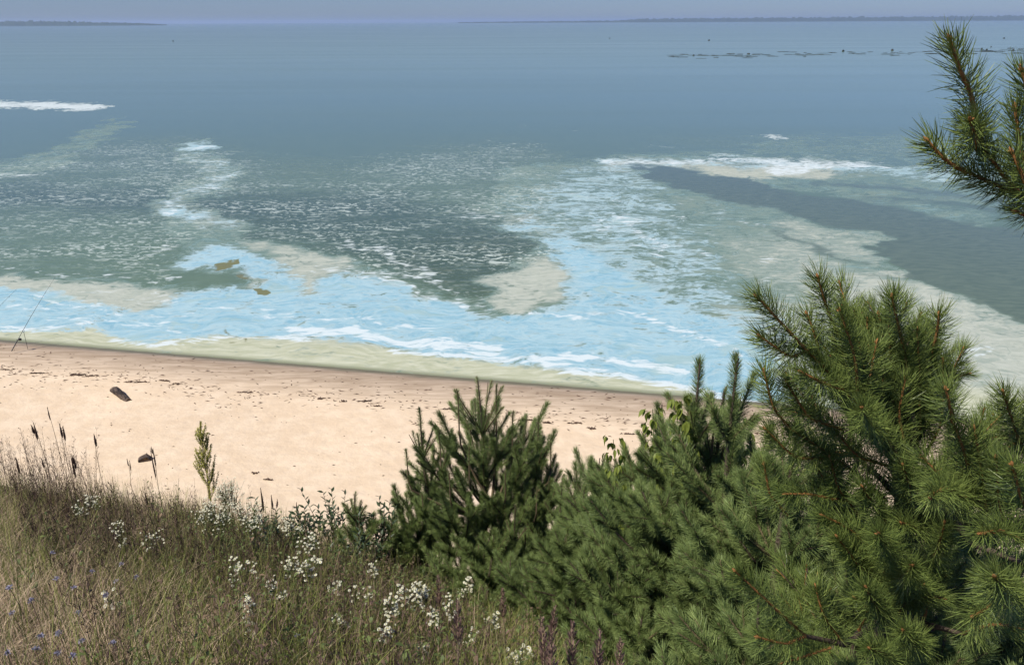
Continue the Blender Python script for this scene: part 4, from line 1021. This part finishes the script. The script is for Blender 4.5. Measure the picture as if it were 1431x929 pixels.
# ---- tall dark seed spikes, one by one
def spike(px, py, h, label, heads=((0, 28),), w=.010, lean=0.0, wavy=0.0, cat='seed stalk', grp='dark seed spikes standing against the sand'):
    top = stand(px, py, h * .62); r = np.random.default_rng(int(px * 13 + py)); dep = (top - CAM) @ F_; u = dep / FPX; w = w * 290 * u
    b = np.array([top[0] + lean, top[1] + r.normal(0, .03), 0]); b[2] = float(ground_z(b[0], b[1]))
    t = thing('seed_stalk', label, cat, b, grp); T_ = top - b
    k = np.linspace(0, 1, 12); P = T_ * k[:, None] + np.stack([np.sin(k * 9) * wavy, np.zeros(12), np.zeros(12)], 1)
    P[:, 0] += .02 * np.sin(k * 3.14) * r.choice([-1, 1])
    mb = MB(); mb.tube(P, np.linspace(.0026, .0013, 12), 5); mb.build('stem', stalk_brown, t)
    for dx, ln in heads:
        mb = MB(); L0 = ln * u; e = P[-1] + np.array([dx * u, 0, -abs(dx) * u * .8]); s0 = e - np.array([dx * u * .3 - .1 * L0 * lean, 0, L0])
        m = 26
        mb.tube([s0 + (e - s0) * f for f in np.linspace(0, 1, 7)], np.array([.2, .8, 1, .9, .65, .4, .1]) * w * .5, 6, 0, .5)
        for i in range(m):
            f = (i + r.random()) / m; p = s0 + (e - s0) * f; a = r.random() * 6.28; rr = w * (.7 * math.sin(min(1, f * 1.25 + .12) * 3.0) + .25)
            q = p + np.array([math.cos(a) * rr, math.sin(a) * rr, .010]); sd_ = np.array([-math.sin(a), math.cos(a), 0]) * .003
            mb.add([p - sd_, p + sd_, q + sd_ * .6 + (0, 0, .002), q], [[0, 1, 2, 3]], 0, r.random())
        mb.build('seed_head', seed_dark, t)
        if dx: 
            mb = MB(); mb.tube([P[8], (P[8] + s0) / 2 + (dx * u * .1, 0, 0), s0], .0012, 4); mb.build('side_stem', stalk_brown, t)
    return t
spike(47, 591, .98, 'dark seed spike with a second small head, leftmost of the tall ones', ((0, 26), (-4, 14)), .011)
spike(66, 569, 1.08, 'tallest seed spike with a slim dark head against the sand', ((0, 20),), .006)
spike(83, 592, .98, 'forked seed spike with two heads right of the tallest one', ((0, 22), (4, 24)), .010, .02)
spike(58, 640, .72, 'short dark seed spike leaning between the taller ones at left', ((0, 16),), .008)
spike(131, 606, .90, 'single dark seed spike standing alone left of the driftwood stump', ((0, 20),), .011)
spike(100, 636, .76, 'ragged seed stalk with clustered dark head right of the forked spike', ((0, 14), (2, 22), (-2, 34)), .010, 0, .006)
spike(177, 642, .78, 'crooked thin stalk without a clear head left of the tall crooked one', ((0, 10), (3, 16)), .005, .03, .010)
spike(211, 625, .92, 'tall crooked stalk whose tip passes beside the driftwood stump', ((0, 10), (2, 30), (-2, 50)), .007, -.06, .006)
spike(203, 688, .60, 'curved dark seed head low beside the crooked stalk', ((0, 20),), .010, -.04)
spike(364, 681, .66, 'dark pointed seed spike above the white flowers right of the yellow plant', ((0, 40),), .011, .02)
spike(379, 692, .60, 'dark seed spike with a forked top right of the pointed one', ((0, 22), (8, 14)), .009)
spike(414, 702, .55, 'short dark seed spike in front of the dark leafy shrub', ((0, 26),), .011)
spike(291, 676, .62, 'small dark seed spike touching the yellow plant on its right', ((0, 20),), .008)
spike(22, 640, .70, 'dark seed spike in the tangle near the left edge', ((0, 26),), .011)

# ---- white flowering plants
def star(mb, c, nrm_, R, r, petals=9, m0=0, m1=1, dome=.35):
    nn = nrm(np.asarray(nrm_, float)); a = nrm(np.cross(nn, [0.3, .2, .9])); b = np.cross(nn, a)
    th = np.linspace(0, 2 * math.pi, petals, endpoint=False) + r.random()
    for t_ in th:
        d = math.cos(t_) * a + math.sin(t_) * b; s_ = -math.sin(t_) * a + math.cos(t_) * b
        hw = R * math.sin(math.pi / petals) * .9
        mb.add([c + d * R * .3 - s_ * hw * .3, c + d * R * .3 + s_ * hw * .3, c + d * R + s_ * hw - nn * R * .1, c + d * R - s_ * hw - nn * R * .1], [[0, 1, 2, 3]], m0, r.random())
    n = 6; th = np.arange(n) * 2 * math.pi / n
    ring = np.array([c + (math.cos(t_) * a + math.sin(t_) * b) * R * .38 for t_ in th]); apex = c + nn * R * dome
    mb.add(np.concatenate([ring, [apex]]), [[j, (j + 1) % n, n, n] for j in range(n)], m1, r.random())
WF = 'white flowering plants scattered through the grass'
def fleabane(px, py, h, nfl, spread, R, label, seed):
    R = R * .84; nfl = int(nfl * 1.25); spread *= .66; top = stand(px, py, h * .82); r = np.random.default_rng(seed)
    b = np.array([top[0] + r.normal(0, .05), top[1] + r.normal(0, .04), 0]); b[2] = float(ground_z(b[0], b[1]))
    t = thing('white_flower_plant', label, 'flowering plant', b, WF); T_ = top - b; h_ = T_[2]
    ms, mf = MB(), MB()
    nst = max(2, nfl // 12)
    for s_ in range(nst):
        a = r.random() * 6.28; ex = np.array([math.cos(a), math.sin(a) * .8, 0]) * spread * math.sqrt(r.random())
        e = T_ * np.array([1, 1, r.uniform(.74, .95)]) + ex
        k = np.linspace(0, 1, 6)[:, None]; P = e * k * np.array([1, 1, 0]) * k ** .5 + e * k * np.array([0, 0, 1])
        ms.tube(P, np.linspace(.0022, .0012, 6), 4, 0, r.random(), cap=False)
        fn = nfl // nst
        for i in range(fn):
            f = r.uniform(.72, 1); p0 = np.array([np.interp(f * 5, range(6), P[:, c]) for c in range(3)])
            a2 = r.random() * 6.28; rr = spread * .55 * math.sqrt(r.random())
            q = e + np.array([math.cos(a2) * rr, math.sin(a2) * rr, r.uniform(-.05, .035) - rr * .25])
            mid = (p0 + q) / 2 + (0, 0, -.008)
            ms.tube([p0, mid, q], [.0009, .0008, .0007], 3, 0, r.random(), cap=False)
            star(mf, q, (r.normal(0, .35), r.normal(-.35, .3), 1), R * r.uniform(.7, 1.15), r)
    for i in range(14):
        f = r.uniform(.1, .7); p = e * f * np.array([f ** .5, f ** .5, 1]); a = r.random() * 6.28; l = r.uniform(.02, .05)
        d = np.array([math.cos(a), math.sin(a), .5]) * l; s_ = np.array([-math.sin(a), math.cos(a), 0]) * .004
        ms.add([p, p + d * .5 + s_, p + d, p + d * .5 - s_], [[0, 1, 2, 3]], 0, r.random())
    ms.build('stem', stem_green, t)
    o = mf.build('blossoms', [petal_white, disc_yellow], t); o['kind'] = 'stuff'
    return t
FB = [
 (572, 806, .62, 60, .10, .0085, 'broad white flower cluster at bottom centre, left of two close ones'),
 (600, 815, .60, 44, .09, .0085, 'white flower cluster right of the broad one at bottom centre'),
 (545, 826, .56, 34, .08, .008, 'white flower cluster just left of the broad one at bottom centre'),
 (648, 803, .62, 36, .08, .009, 'bright white flower heads at the edge of the pines'),
 (672, 812, .60, 26, .06, .009, 'white flowers on the right of the bright heads beside the pines'),
 (690, 842, .55, 30, .06, .009, 'rightmost white umbel hanging in front of the dark pine foot'),
 (727, 902, .42, 50, .08, .010, 'large white flower cluster cut by the bottom edge right of the grass'),
 (600, 850, .50, 26, .07, .008, 'white flowers below the broad cluster at bottom centre'),
 (538, 876, .45, 26, .06, .008, 'small white flower cluster near the bottom left of the broad one'),
 (592, 885, .42, 20, .06, .0075, 'sparse white flowers close to the bottom edge at centre'),
 (655, 880, .44, 20, .06, .0075, 'sparse white flowers in the grass below the bright heads'),
 (515, 783, .55, 26, .07, .008, 'small white cluster in front of the bluish young pine foot'),
 (430, 745, .60, 50, .10, .008, 'dense white flower cluster left of the bluish young pine'),
 (437, 778, .58, 36, .09, .008, 'white flowers below the dense cluster left of the bluish young pine'),
 (400, 722, .66, 46, .10, .0075, 'white flowers in front of the dark leafy shrub'),
 (395, 768, .55, 34, .09, .0075, 'white flowers in the middle of the green grass'),
 (352, 832, .45, 36, .07, .009, 'isolated flat white flower group in the lower left grass'),
 (330, 772, .55, 36, .09, .008, 'white flowers below the airy pale bush'),
 (388, 800, .50, 22, .08, .0075, 'scattered white flowers above the isolated flat group'),
 (472, 838, .46, 16, .08, .0075, 'few white flowers in the grass left of the bottom centre cluster'),
 (345, 715, .66, 40, .10, .0065, 'small flowered white plant right of the airy pale bush'),
 (462, 792, .54, 20, .08, .008, 'loose white flowers between the dense left cluster and the small one'),
 (128, 683, .62, 46, .08, .006, 'tiny white flowers below the lone dark seed spike at left'),
 (112, 694, .58, 30, .07, .006, 'tiny white flowers left of those below the lone dark seed spike'),
 (170, 722, .56, 34, .09, .006, 'tiny white flowers under the driftwood stump'),
 (212, 735, .54, 30, .09, .006, 'tiny white flowers left of the foot of the yellow plant'),
 (145, 815, .40, 10, .05, .010, 'few pale flowers in the dry grass at lower left'),
 (620, 832, .55, 22, .08, .008, 'white flowers between the broad cluster and the bright heads'),
 (500, 815, .5, 16, .08, .0075, 'thin white flowers below the small cluster at the young pine'),
]
for i, a in enumerate(FB): fleabane(*a, 200 + i)
for i, (px, py, h, n, sp, lb) in enumerate(((318, 668, .80, 190, .14, 'airy pale bush of tiny flowers right of the yellow plant'),
        (296, 700, .72, 130, .13, 'low airy haze of tiny pale flowers at the foot of the yellow plant'),
        (345, 700, .7, 90, .12, 'thin airy haze of tiny pale flowers right of the airy bush'))):
    fleabane(px, py, h, int(n * 1.3), sp, .0056, lb, 300 + i)

# ---- lilac flowers low in the dry grass
def lilac(px, py, h, label, seed, R=.012):
    top = stand(px, py, h); r = np.random.default_rng(seed)
    b = np.array([top[0] + r.normal(0, .02), top[1] + r.normal(0, .02), 0]); b[2] = float(ground_z(b[0], b[1]))
    t = thing('lilac_flower', label, 'flower', b, 'lilac blue flower heads in the dry grass'); T_ = top - b
    mb = MB(); k = np.linspace(0, 1, 5)[:, None]; P = T_ * k; P[1:4, 0] += .008
    mb.tube(P, .0013, 4, 0, .5); mb.build('stem', stalk_brown, t)
    mb = MB(); n = 34
    for i in range(n):
        v = nrm(r.normal(size=3) + (0, 0, .9)); s_ = nrm(np.cross(v, r.normal(size=3))) * .0016
        q = T_ + v * R * r.uniform(.7, 1.15) * np.array([1.1, 1.1, .75])
        mb.add([T_ - s_ * .5, T_ + s_ * .5, q + s_, q - s_], [[0, 1, 2, 3]], 0, r.random())
    mb.build('flower_head', petal_blue, t)
LF = [(73, 772, 'lilac flower head near the left edge, upper of the dry grass ones'), (79, 808, 'lilac flower head straight below the upper left one'),
 (129, 798, 'small lilac flower above the few pale flowers'), (169, 788, 'highest right lilac flower, left of the tall green grass'),
 (148, 831, 'bright lilac flower right below the few pale flowers'), (13, 820, 'lilac flower at the left edge above the broad one'),
 (17, 856, 'broad lilac flower at the left edge'), (43, 839, 'lilac flower right of the broad one at the left edge'),
 (103, 821, 'faint lilac flower left of the bright one'), (109, 856, 'lilac flower in the middle of the dry tangle'),
 (57, 888, 'lilac flower low at left, left of a close pair'), (83, 884, 'upper lilac flower of the pair low at left'),
 (81, 912, 'lilac flower right above the bottom edge at left'), (114, 896, 'lilac flower right of the low left pair'),
 (157, 898, 'lilac flower at lower left, rightmost of the dense group'), (102, 916, 'small lilac flower at the bottom edge'),
 (10, 912, 'lilac flower in the bottom left corner'), (190, 806, 'faint lilac flower at the edge of the green grass'),
 (353, 858, 'faint lilac flower below the isolated flat white group'), (415, 888, 'pale lilac flower near the bottom in the green grass'),
 (50, 907, 'dull lilac flower next to the bottom edge, left'), (162, 812, 'lilac flower directly right of the few pale flowers')]
for i, (px, py, lb) in enumerate(LF): lilac(px, py, .34 if py < 850 else .26, lb, 400 + i)

# ---- yellow plant with an upright branching spire
def yellow_plant():
    top = stand(279, 588, .78); r = np.random.default_rng(5)
    b = np.array([top[0] - .03, top[1], 0]); b[2] = float(ground_z(b[0], b[1]))
    t = thing('yellow_spire_plant', 'tall yellow green spire shaped plant rising above the grass against the sand', 'plant', b); T_ = top - b
    mb = MB(); k = np.linspace(0, 1, 10)[:, None]; P = T_ * k; mb.tube(P, np.linspace(.005, .0015, 10), 6, 0, .5); mb.build('stem', stalk_brown, t)
    for i in range(64):
        f = r.uniform(.30, .97); p = T_ * f; a = r.random() * 6.28; l = (.30 * (1 - f) ** .75 + .03) * r.uniform(.6, 1.25)
        d = np.array([math.cos(a) * .36, math.sin(a) * .36, .93])
        q = p + d * l; m_ = (p + q) / 2 + np.array([math.cos(a), math.sin(a), 0]) * l * .07
        mb = MB(); mb.tube([p, m_, q], [.0016, .0012, .0008], 4, 0, .5, cap=False)
        n = int(30 + l * 620)
        for j in range(n):
            g_ = r.uniform(.22, 1); c = (p * (1 - g_) ** 2 + 2 * m_ * g_ * (1 - g_) + q * g_ ** 2) + r.normal(0, .0035, 3)
            v = nrm(r.normal(size=3)); s_ = nrm(np.cross(v, r.normal(size=3)))
            mb.add([c, c + v * .004 + s_ * .003, c + v * .008, c + v * .004 - s_ * .003], [[0, 1, 2, 3]], 1, r.random())
        mb.build('flower_branch', [stalk_brown, bloom_yellow], t)
yellow_plant()

# ---- saplings and leafy shrubs: every leaf is a piece
def leaf_mesh(name, Ln, Wd, mat, seed, droop=.25):
    r = np.random.default_rng(seed); mb = MB(); K = 6; k = np.linspace(0, 1, K)
    w = np.sin(np.clip(k * 1.02, 0, 1) ** .75 * math.pi) * Wd * .5 + .0004
    for s_ in (-1, 1):
        V = []
        for a_, b_ in zip(k, w):
            zc = -droop * Ln * a_ ** 2
            V += [(0, a_ * Ln, zc), (s_ * b_, a_ * Ln, zc + b_ * .35)]
        F = [[2 * i, 2 * i + 1, 2 * i + 3, 2 * i + 2] if s_ > 0 else [2 * i, 2 * i + 2, 2 * i + 3, 2 * i + 1] for i in range(K - 1)]
        mb.add(V, F, 0, np.repeat(k * .5 + .2, 2))
    return mb.mesh(name, mat)
LEAF_F = [leaf_mesh('fresh_leaf', .07, .030, leaf_green, i) for i in range(2)]
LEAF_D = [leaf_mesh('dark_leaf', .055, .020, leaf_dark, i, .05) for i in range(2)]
def put_leaf(me, p, yaw, pitch, roll, sc, parent):
    o = bpy.data.objects.new('leaf', me); col.objects.link(o); o.parent = parent
    o.matrix_local = Matrix.Translation(Vector(p)) @ Matrix.Rotation(yaw, 4, 'Z') @ Matrix.Rotation(pitch, 4, 'X') @ Matrix.Rotation(roll, 4, 'Y') @ Matrix.Scale(sc, 4)
def sapling(pts, label, seed, n=9, sc=1.0, lib=LEAF_F, drp=-1.0):
    sc *= .92; n += 3
    r = np.random.default_rng(seed); W_ = np.array([at(*p) for p in pts])
    b = W_[0].copy(); b[2] = float(ground_z(b[0], b[1])); t = thing('leafy_sapling', label, 'sapling', b, 'pale leaved saplings between the pines')
    P = np.concatenate([[[0, 0, 0]], W_ - b]); k = np.linspace(0, len(P) - 1, 14)
    Q = np.stack([np.interp(k, range(len(P)), P[:, i]) for i in range(3)], 1)
    mb = MB(); mb.tube(Q, np.linspace(.006, .0018, 14), 6); mb.build('stem', stem_green, t)
    for i in range(n):
        f = 1 - i / n * .55; p = np.array([np.interp(f * 13, range(14), Q[:, c]) for c in range(3)])
        for s_ in (0, 1):
            a = i * 1.57 + s_ * 3.14 + r.normal(0, .3)
            pe = p + np.array([math.cos(a), math.sin(a), .15]) * .055 * sc
            for j in range(4):
                put_leaf(lib[j % 2], pe + r.normal(0, .006, 3), a - 1.57 + (j - 1.5) * .75, drp + r.normal(0, .2), r.normal(0, .3), sc * r.uniform(.7, 1.15), t)
sapling([(878, 760, 3.55), (862, 690, 3.5), (857, 614, 3.5)], 'pale green leafed sapling standing clear against the sand left of the pines', 1, 9, .72)
sapling([(920, 700, 3.4), (915, 640, 3.4), (912, 572, 3.4)], 'leafed sapling with drooping leaves just above the pine leader', 2, 7, .75)
sapling([(955, 700, 3.15), (955, 620, 3.15), (952, 560, 3.15)], 'yellow green leafed sapling below the end of the visible waterline', 3, 9, .8)
sapling([(985, 700, 3.8), (975, 640, 3.8), (972, 585, 3.8)], 'leafed sapling half hidden by the tall drooping pine', 4, 6, .75)
sapling([(1045, 720, 3.4), (1040, 640, 3.4), (1030, 585, 3.4)], 'small leafed sapling deep behind the big near pine', 5, 6, .75)
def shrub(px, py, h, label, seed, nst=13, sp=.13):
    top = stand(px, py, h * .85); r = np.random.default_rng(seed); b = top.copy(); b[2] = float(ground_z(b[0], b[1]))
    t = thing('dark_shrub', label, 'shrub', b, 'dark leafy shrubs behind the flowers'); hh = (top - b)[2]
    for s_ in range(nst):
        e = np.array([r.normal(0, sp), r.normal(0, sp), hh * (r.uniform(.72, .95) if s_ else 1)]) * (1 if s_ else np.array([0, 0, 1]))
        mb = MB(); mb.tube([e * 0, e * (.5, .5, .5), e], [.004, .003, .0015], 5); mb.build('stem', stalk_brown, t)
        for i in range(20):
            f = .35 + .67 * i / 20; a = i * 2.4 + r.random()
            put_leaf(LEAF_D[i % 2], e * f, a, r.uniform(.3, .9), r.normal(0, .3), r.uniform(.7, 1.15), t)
shrub(463, 682, .75, 'dark leafy shrub with pointed leaves left of the bluish young pine', 1)
shrub(530, 692, .75, 'dark leafy shrub right of the bluish young pine', 2)
shrub(385, 712, .62, 'dark green shrub behind the white flowers at centre left', 3, 9)
shrub(425, 708, .66, 'dark green shrub between the seed spikes and the young pine', 4, 8)
shrub(355, 728, .55, 'low dark shrub under the dark pointed seed spike', 5, 7)
shrub(500, 745, .6, 'low dark shrub at the foot of the bluish young pine', 6, 8)

# ---- brown grass plumes at the bottom centre
def plume(px, py, h, label, seed):
    top = stand(px, py, h); r = np.random.default_rng(seed); b = top + (r.normal(0, .04), r.normal(0, .04), 0); b[2] = float(ground_z(b[0], b[1]))
    t = thing('grass_plume', label, 'grass plume', b, 'purple brown grass plumes in front of the pines'); T_ = top - b
    mb = MB(); P = np.array([T_ * f for f in np.linspace(0, 1, 6)]); mb.tube(P, np.linspace(.002, .001, 6), 4); mb.build('stem', grass_dry, t)
    mb = MB(); L0 = .17
    for i in range(150):
        f = r.random() ** .8; p = T_ - nrm(T_) * L0 * f; a = r.random() * 6.28; l = .012 + .085 * f * (1 - f * .4) * r.random()
        d = np.array([math.cos(a) * .5, math.sin(a) * .5, .85]); q = p + d * l; s_ = np.array([-math.sin(a), math.cos(a), 0]) * .0022
        mb.add([p, q * .7 + p * .3 + s_, q, q * .7 + p * .3 - s_], [[0, 1, 2, 3]], 0, r.random())
    mb.build('seed_head', plume_mat, t)
PLB = ['grass plume above the large white cluster at the bottom edge', 'grass plume just right of the large bottom white cluster, upper one', 'full brown plume halfway between the white cluster and the small pine', 'slim plume left of the brownest group under the pines',
 'low plume in the brownest group at the bottom edge', 'tall plume at the left of the brownest group', 'plume in the middle of the brownest group', 'highest plume of the brownest group under the pines', 'plume on the right of the highest brown one',
 'plume at the bottom edge right of the large white cluster', 'plume before the dark gap right of the grass', 'upright brown plume in front of the pine foot, right of the bright flower heads', 'second brown plume in front of the pine foot by the bright flower heads', 'brown plume rising out of the broad white flower cluster',
 'lowest plume of the brownest group at the bottom edge', 'rightmost brown plume under the near pine', 'lone plume between the brownest group and the near pine', 'brown plume under the bright white flower heads']
for i, (px, py) in enumerate([(757, 862), (776, 848), (800, 870), (822, 850), (838, 880), (850, 842), (880, 868), (893, 838), (905, 858), (770, 885), (745, 820), (710, 800), (702, 822), (612, 805), (868, 895), (985, 870), (930, 882), (640, 840)]):
    plume(px, py, .62, PLB[i], 500 + i)

# ------------------------------------------------------------------ things on the beach
wood = simple_mat('weathered driftwood', (.022, .018, .016), (.13, .095, .072), .85, 14, .15, bump=.8)
wood_in = simple_mat('dark hollow', (.010, .008, .006), (.03, .022, .016), .95, 20, .1)  # near-black brown for the rim and inside of the hollow log end
def driftwood_log():
    p = hit(170, 555); mb = MB(); r = np.random.default_rng(2); L0, R0 = 1.0, .135; n, K = 16, 9
    V = []
    for k in range(K):
        f = k / (K - 1)
        for j in range(n):
            a = j * 2 * math.pi / n; rr = R0 * (1 - .25 * f) * (1 + .12 * math.sin(3 * a + 4 * f) + r.normal(0, .035))
            end = r.normal(0, .018) if k in (0, K - 1) else 0
            V.append((f * L0 - L0 / 2 + end, math.cos(a) * rr, math.sin(a) * rr * .85 + .02 * math.sin(f * 4)))
    F = [[k * n + j, k * n + (j + 1) % n, (k + 1) * n + (j + 1) % n, (k + 1) * n + j] for k in range(K - 1) for j in range(n)]
    mb.add(V, F, 0, r.random(len(V)))
    V = np.array(V); c = V[-n:].mean(0) + (-.02, 0, 0); mb.add(np.concatenate([V[-n:], [c]]), [[j, (j + 1) % n, n, n] for j in range(n)], 0, .9)
    o0 = thing('driftwood_log', 'hollow dark driftwood log lying on the beach left of centre', 'driftwood', (p[0], p[1], p[2] + .075))
    o = mb.build('wood', wood, o0, smooth=False)
    mb = MB(); ri = V[:n] * (1, .80, .80); inner = V[:n] * (1, .62, .62) + (L0 * .5, 0, 0)
    mb.add(np.concatenate([V[:n], ri]), [[j, (j + 1) % n, n + (j + 1) % n, n + j] for j in range(n)], 0, .2)
    mb.add(np.concatenate([ri, inner, [inner.mean(0)]]), [[j, (j + 1) % n, n + (j + 1) % n, n + j] for j in range(n)] + [[n + j, n + (j + 1) % n, 2 * n, 2 * n] for j in range(n)], 0, .1)
    mb.build('hollow', wood_in, o0)
    o0.rotation_euler = (.1, .10, math.radians(-40))
driftwood_log()
def driftwood_stump():
    p = hit(203, 643); mb = MB(); r = np.random.default_rng(3)
    o0 = thing('driftwood_stump', 'broken wedge of dark driftwood lying on the lower beach', 'driftwood', (p[0], p[1], p[2]))
    prof = [(-.20, -.02), (.19, -.02), (.17, .07), (.05, .17), (-.03, .15), (-.16, .09)]
    V = []
    for y_, s_ in ((-.11, .9), (0, 1.05), (.11, .85)):
        for a, b in prof: V.append((a * s_ + r.normal(0, .008), y_ + r.normal(0, .01), b * s_ + r.normal(0, .008)))
    n = 6; F = [[k * n + j, k * n + (j + 1) % n, (k + 1) * n + (j + 1) % n, (k + 1) * n + j] for k in range(2) for j in range(n)]
    F += [[0, 1, 2, 3], [0, 3, 4, 5], [12, 15, 14, 13], [12, 17, 16, 15]]
    mb.add(V, F, 0, r.random(18)); mb.build('wood', wood, o0)
    mb = MB(); mb.tube([(.02, 0, .12), (.07, -.01, .19), (.08, -.02, .24)], [.02, .014, .005], 6); mb.build('branch_stub', wood, o0)
    o0.rotation_euler = (0, 0, .3)
driftwood_stump()

rod_mat = simple_mat('dark rod', (.015, .015, .018), (.04, .04, .045), .35, 0, .5)
reel_mat = simple_mat('black reel', (.01, .01, .012), (.03, .03, .03), .3, 0, .5)
def fishing_rod(b_px, t_px, rod_frac, lean_y, label, sag=.03):
    b = hit(*b_px); t_ = at(t_px[0], t_px[1], b[1] + lean_y); b = b + (0, 0, .10)
    o0 = thing('fishing_rod', label, 'fishing rod', b, 'fishing rods set at the waterline'); T_ = t_ - b; ln = np.linalg.norm(T_)
    k = np.linspace(0, 1, 16)[:, None]; P = T_ * k + np.array([0, 0, 1]) * np.sin(k * math.pi) * sag * ln * .5
    mb = MB(); mb.tube(P, np.linspace(.012, .004, 16), 6); mb.build('blank', rod_mat, o0)
    mb = MB(); mb.tube(P[:3], .018, 8); mb.build('grip', reel_mat, o0)
    pr = P[2] + T_ / ln * .1; mb = MB(); mb.tube([pr + (-.02, 0, -.04), pr + (.05, 0, -.05), pr + (.09, .02, -.05)], [.05, .055, .035], 10)
    mb.tube([pr, pr + (0, 0, -.06)], .012, 6); mb.build('reel', reel_mat, o0, smooth=True)
    mb = MB(); mb.tube([pr + (-.02, 0, -.06), pr + (-.10, 0, -.06), pr + (-.10, 0, -.10)], .008, 5); mb.build('reel_handle', reel_mat, o0)
    for f in (.35, .5, .64, .77, .88, .99):
        p = np.array([np.interp(f * 15, range(16), P[:, c]) for c in range(3)]); th = np.linspace(0, 2 * math.pi, 9)
        mb = MB(); mb.tube([p + np.array([math.cos(a) * .016, 0, -.022 + math.sin(a) * .016]) for a in th], .0025, 4, cap=False); mb.build('line_guide', reel_mat, o0)
    return o0, P + b
fr, Pw = fishing_rod((17, 494), (77, 387), .2, 2.0, 'fishing rod with black reel leaning over the algae from the beach at left')
# forked rest under the rod
q = Pw[4]; gz = float(ground_z(q[0], q[1])); mb = MB()
o0 = thing('rod_rest', 'thin forked metal rest holding the fishing rod at the waterline', 'rod rest', (q[0], q[1], gz))
mb.tube([(0, 0, -.1), (0, 0, q[2] - gz - .07)], .008, 6); mb.build('post', rod_mat, o0)
mb = MB(); zz = q[2] - gz - .07; mb.tube([(-.04, 0, zz + .06), (-.03, 0, zz + .01), (0, 0, zz), (.03, 0, zz + .01), (.04, 0, zz + .06)], .006, 5); mb.build('fork', rod_mat, o0)
fishing_rod((-62, 500), (23, 404), .2, 2.0, 'second fishing rod whose tip enters at the left edge')

# ---- wrack line
wrack = simple_mat('dried water weed', (.030, .018, .014), (.12, .07, .05), .9, 0, .1)
def clump(mb, c, w, dpt, h, r, n=14, ang=0.0):
    for i in range(n):
        a = ang + r.normal(0, .35); p = c + np.array([r.normal(0, w * .32), r.normal(0, dpt * .3), 0]); l = w * r.uniform(.15, .45)
        d = np.array([math.cos(a), math.sin(a), 0]); z0 = float(ground_z(p[0], p[1]))
        pts = [np.array([*(p - d * l / 2)[:2], z0 + .001]), np.array([*(p + r.normal(0, .01, 3))[:2], z0 + h * r.uniform(.4, 1)]), np.array([*(p + d * l / 2)[:2], z0 + .001])]
        mb.tube(pts, [.004, h * .4 + .003, .003], 4, 0, r.random(), cap=False)
r = np.random.default_rng(77)
WR = [(106, 524, 30, 'long dark strand of dried weed on the damp sand above the log'), (130, 526, 16, 'short dark weed strand right of the long one above the log'),
 (50, 522, 26, 'thin broken weed strand at the left of the beach'), (8, 517, 16, 'weed strand on the damp sand at the left edge'),
 (190, 534, 26, 'thin weed strand just above the driftwood log'), (232, 533, 20, 'dark weed clump right of the driftwood log'),
 (246, 537, 10, 'small weed clump touching the strand right of the log'), (345, 549, 20, 'weed strand in the middle of the left beach'),
 (448, 557, 12, 'short weed strand left of the middle of the beach'), (480, 561, 10, 'weed bit halfway along the beach wrack line'),
 (513, 561, 18, 'dark weed strand left of the central pine'), (525, 568, 12, 'small weed strand just below the one left of the central pine'),
 (628, 572, 16, 'dark weed clump beside the top left candle of the central pine'), (738, 588, 22, 'weed strand touching the right side of the central pine'),
 (765, 591, 12, 'weed bit between the central pine and the right beach'), (805, 592, 16, 'dark weed clump in the middle of the right beach'),
 (826, 599, 14, 'weed strand right of the dark clump on the right beach'), (879, 607, 16, 'last weed strand before the pines on the right beach'),
 (356, 661, 9, 'small dark weed scrap low on the beach, upper of two'), (375, 671, 11, 'small dark weed scrap low on the beach, lower of two')]
for px, py, w, lb in WR:
    p = hit(px, py); u = ((p - CAM) @ F_) / FPX; mb = MB()
    clump(mb, p, w * u, .10, .035, r, 16, -.1)
    mb.v = [v - p for v in mb.v]; o = mb.build('dried_weed', wrack); o.location = p; tag(o, lb, 'dried weed', 'dark strands of dried weed along the beach')
mb = MB()
for i in range(1900):
    x = r.uniform(-24, 22); k_ = r.random()
    dd = r.normal(2.9, .28) if k_ < .38 else (r.uniform(.5, 4.2) if k_ < .85 else r.uniform(4, 11))
    s_ = x / sdv[0] * 1.0; c = np.array([*(S0 + sdv * (x + 18) + snv * (dd + .35 * math.sin(x * .8) )), 0]); z0 = float(ground_z(c[0], c[1]))
    a = r.normal(-.1, .5); l = r.uniform(.03, .26) * (1 if dd < 4.2 else .5); w = r.uniform(.006, .026); d = np.array([math.cos(a), math.sin(a), 0]); s2 = np.array([-d[1], d[0], 0]) * w
    c[2] = z0 + .002
    mb.add([c - d * l / 2, c + s2, c + d * l / 2, c - s2, c + (0, 0, w * .9)], [[0, 1, 4, 4], [1, 2, 4, 4], [2, 3, 4, 4], [3, 0, 4, 4]], 0, r.random())
o = mb.build('beach_litter', wrack); o['kind'] = 'stuff'; tag(o, 'scattered tiny bits of weed and bark over the sand', 'beach litter')
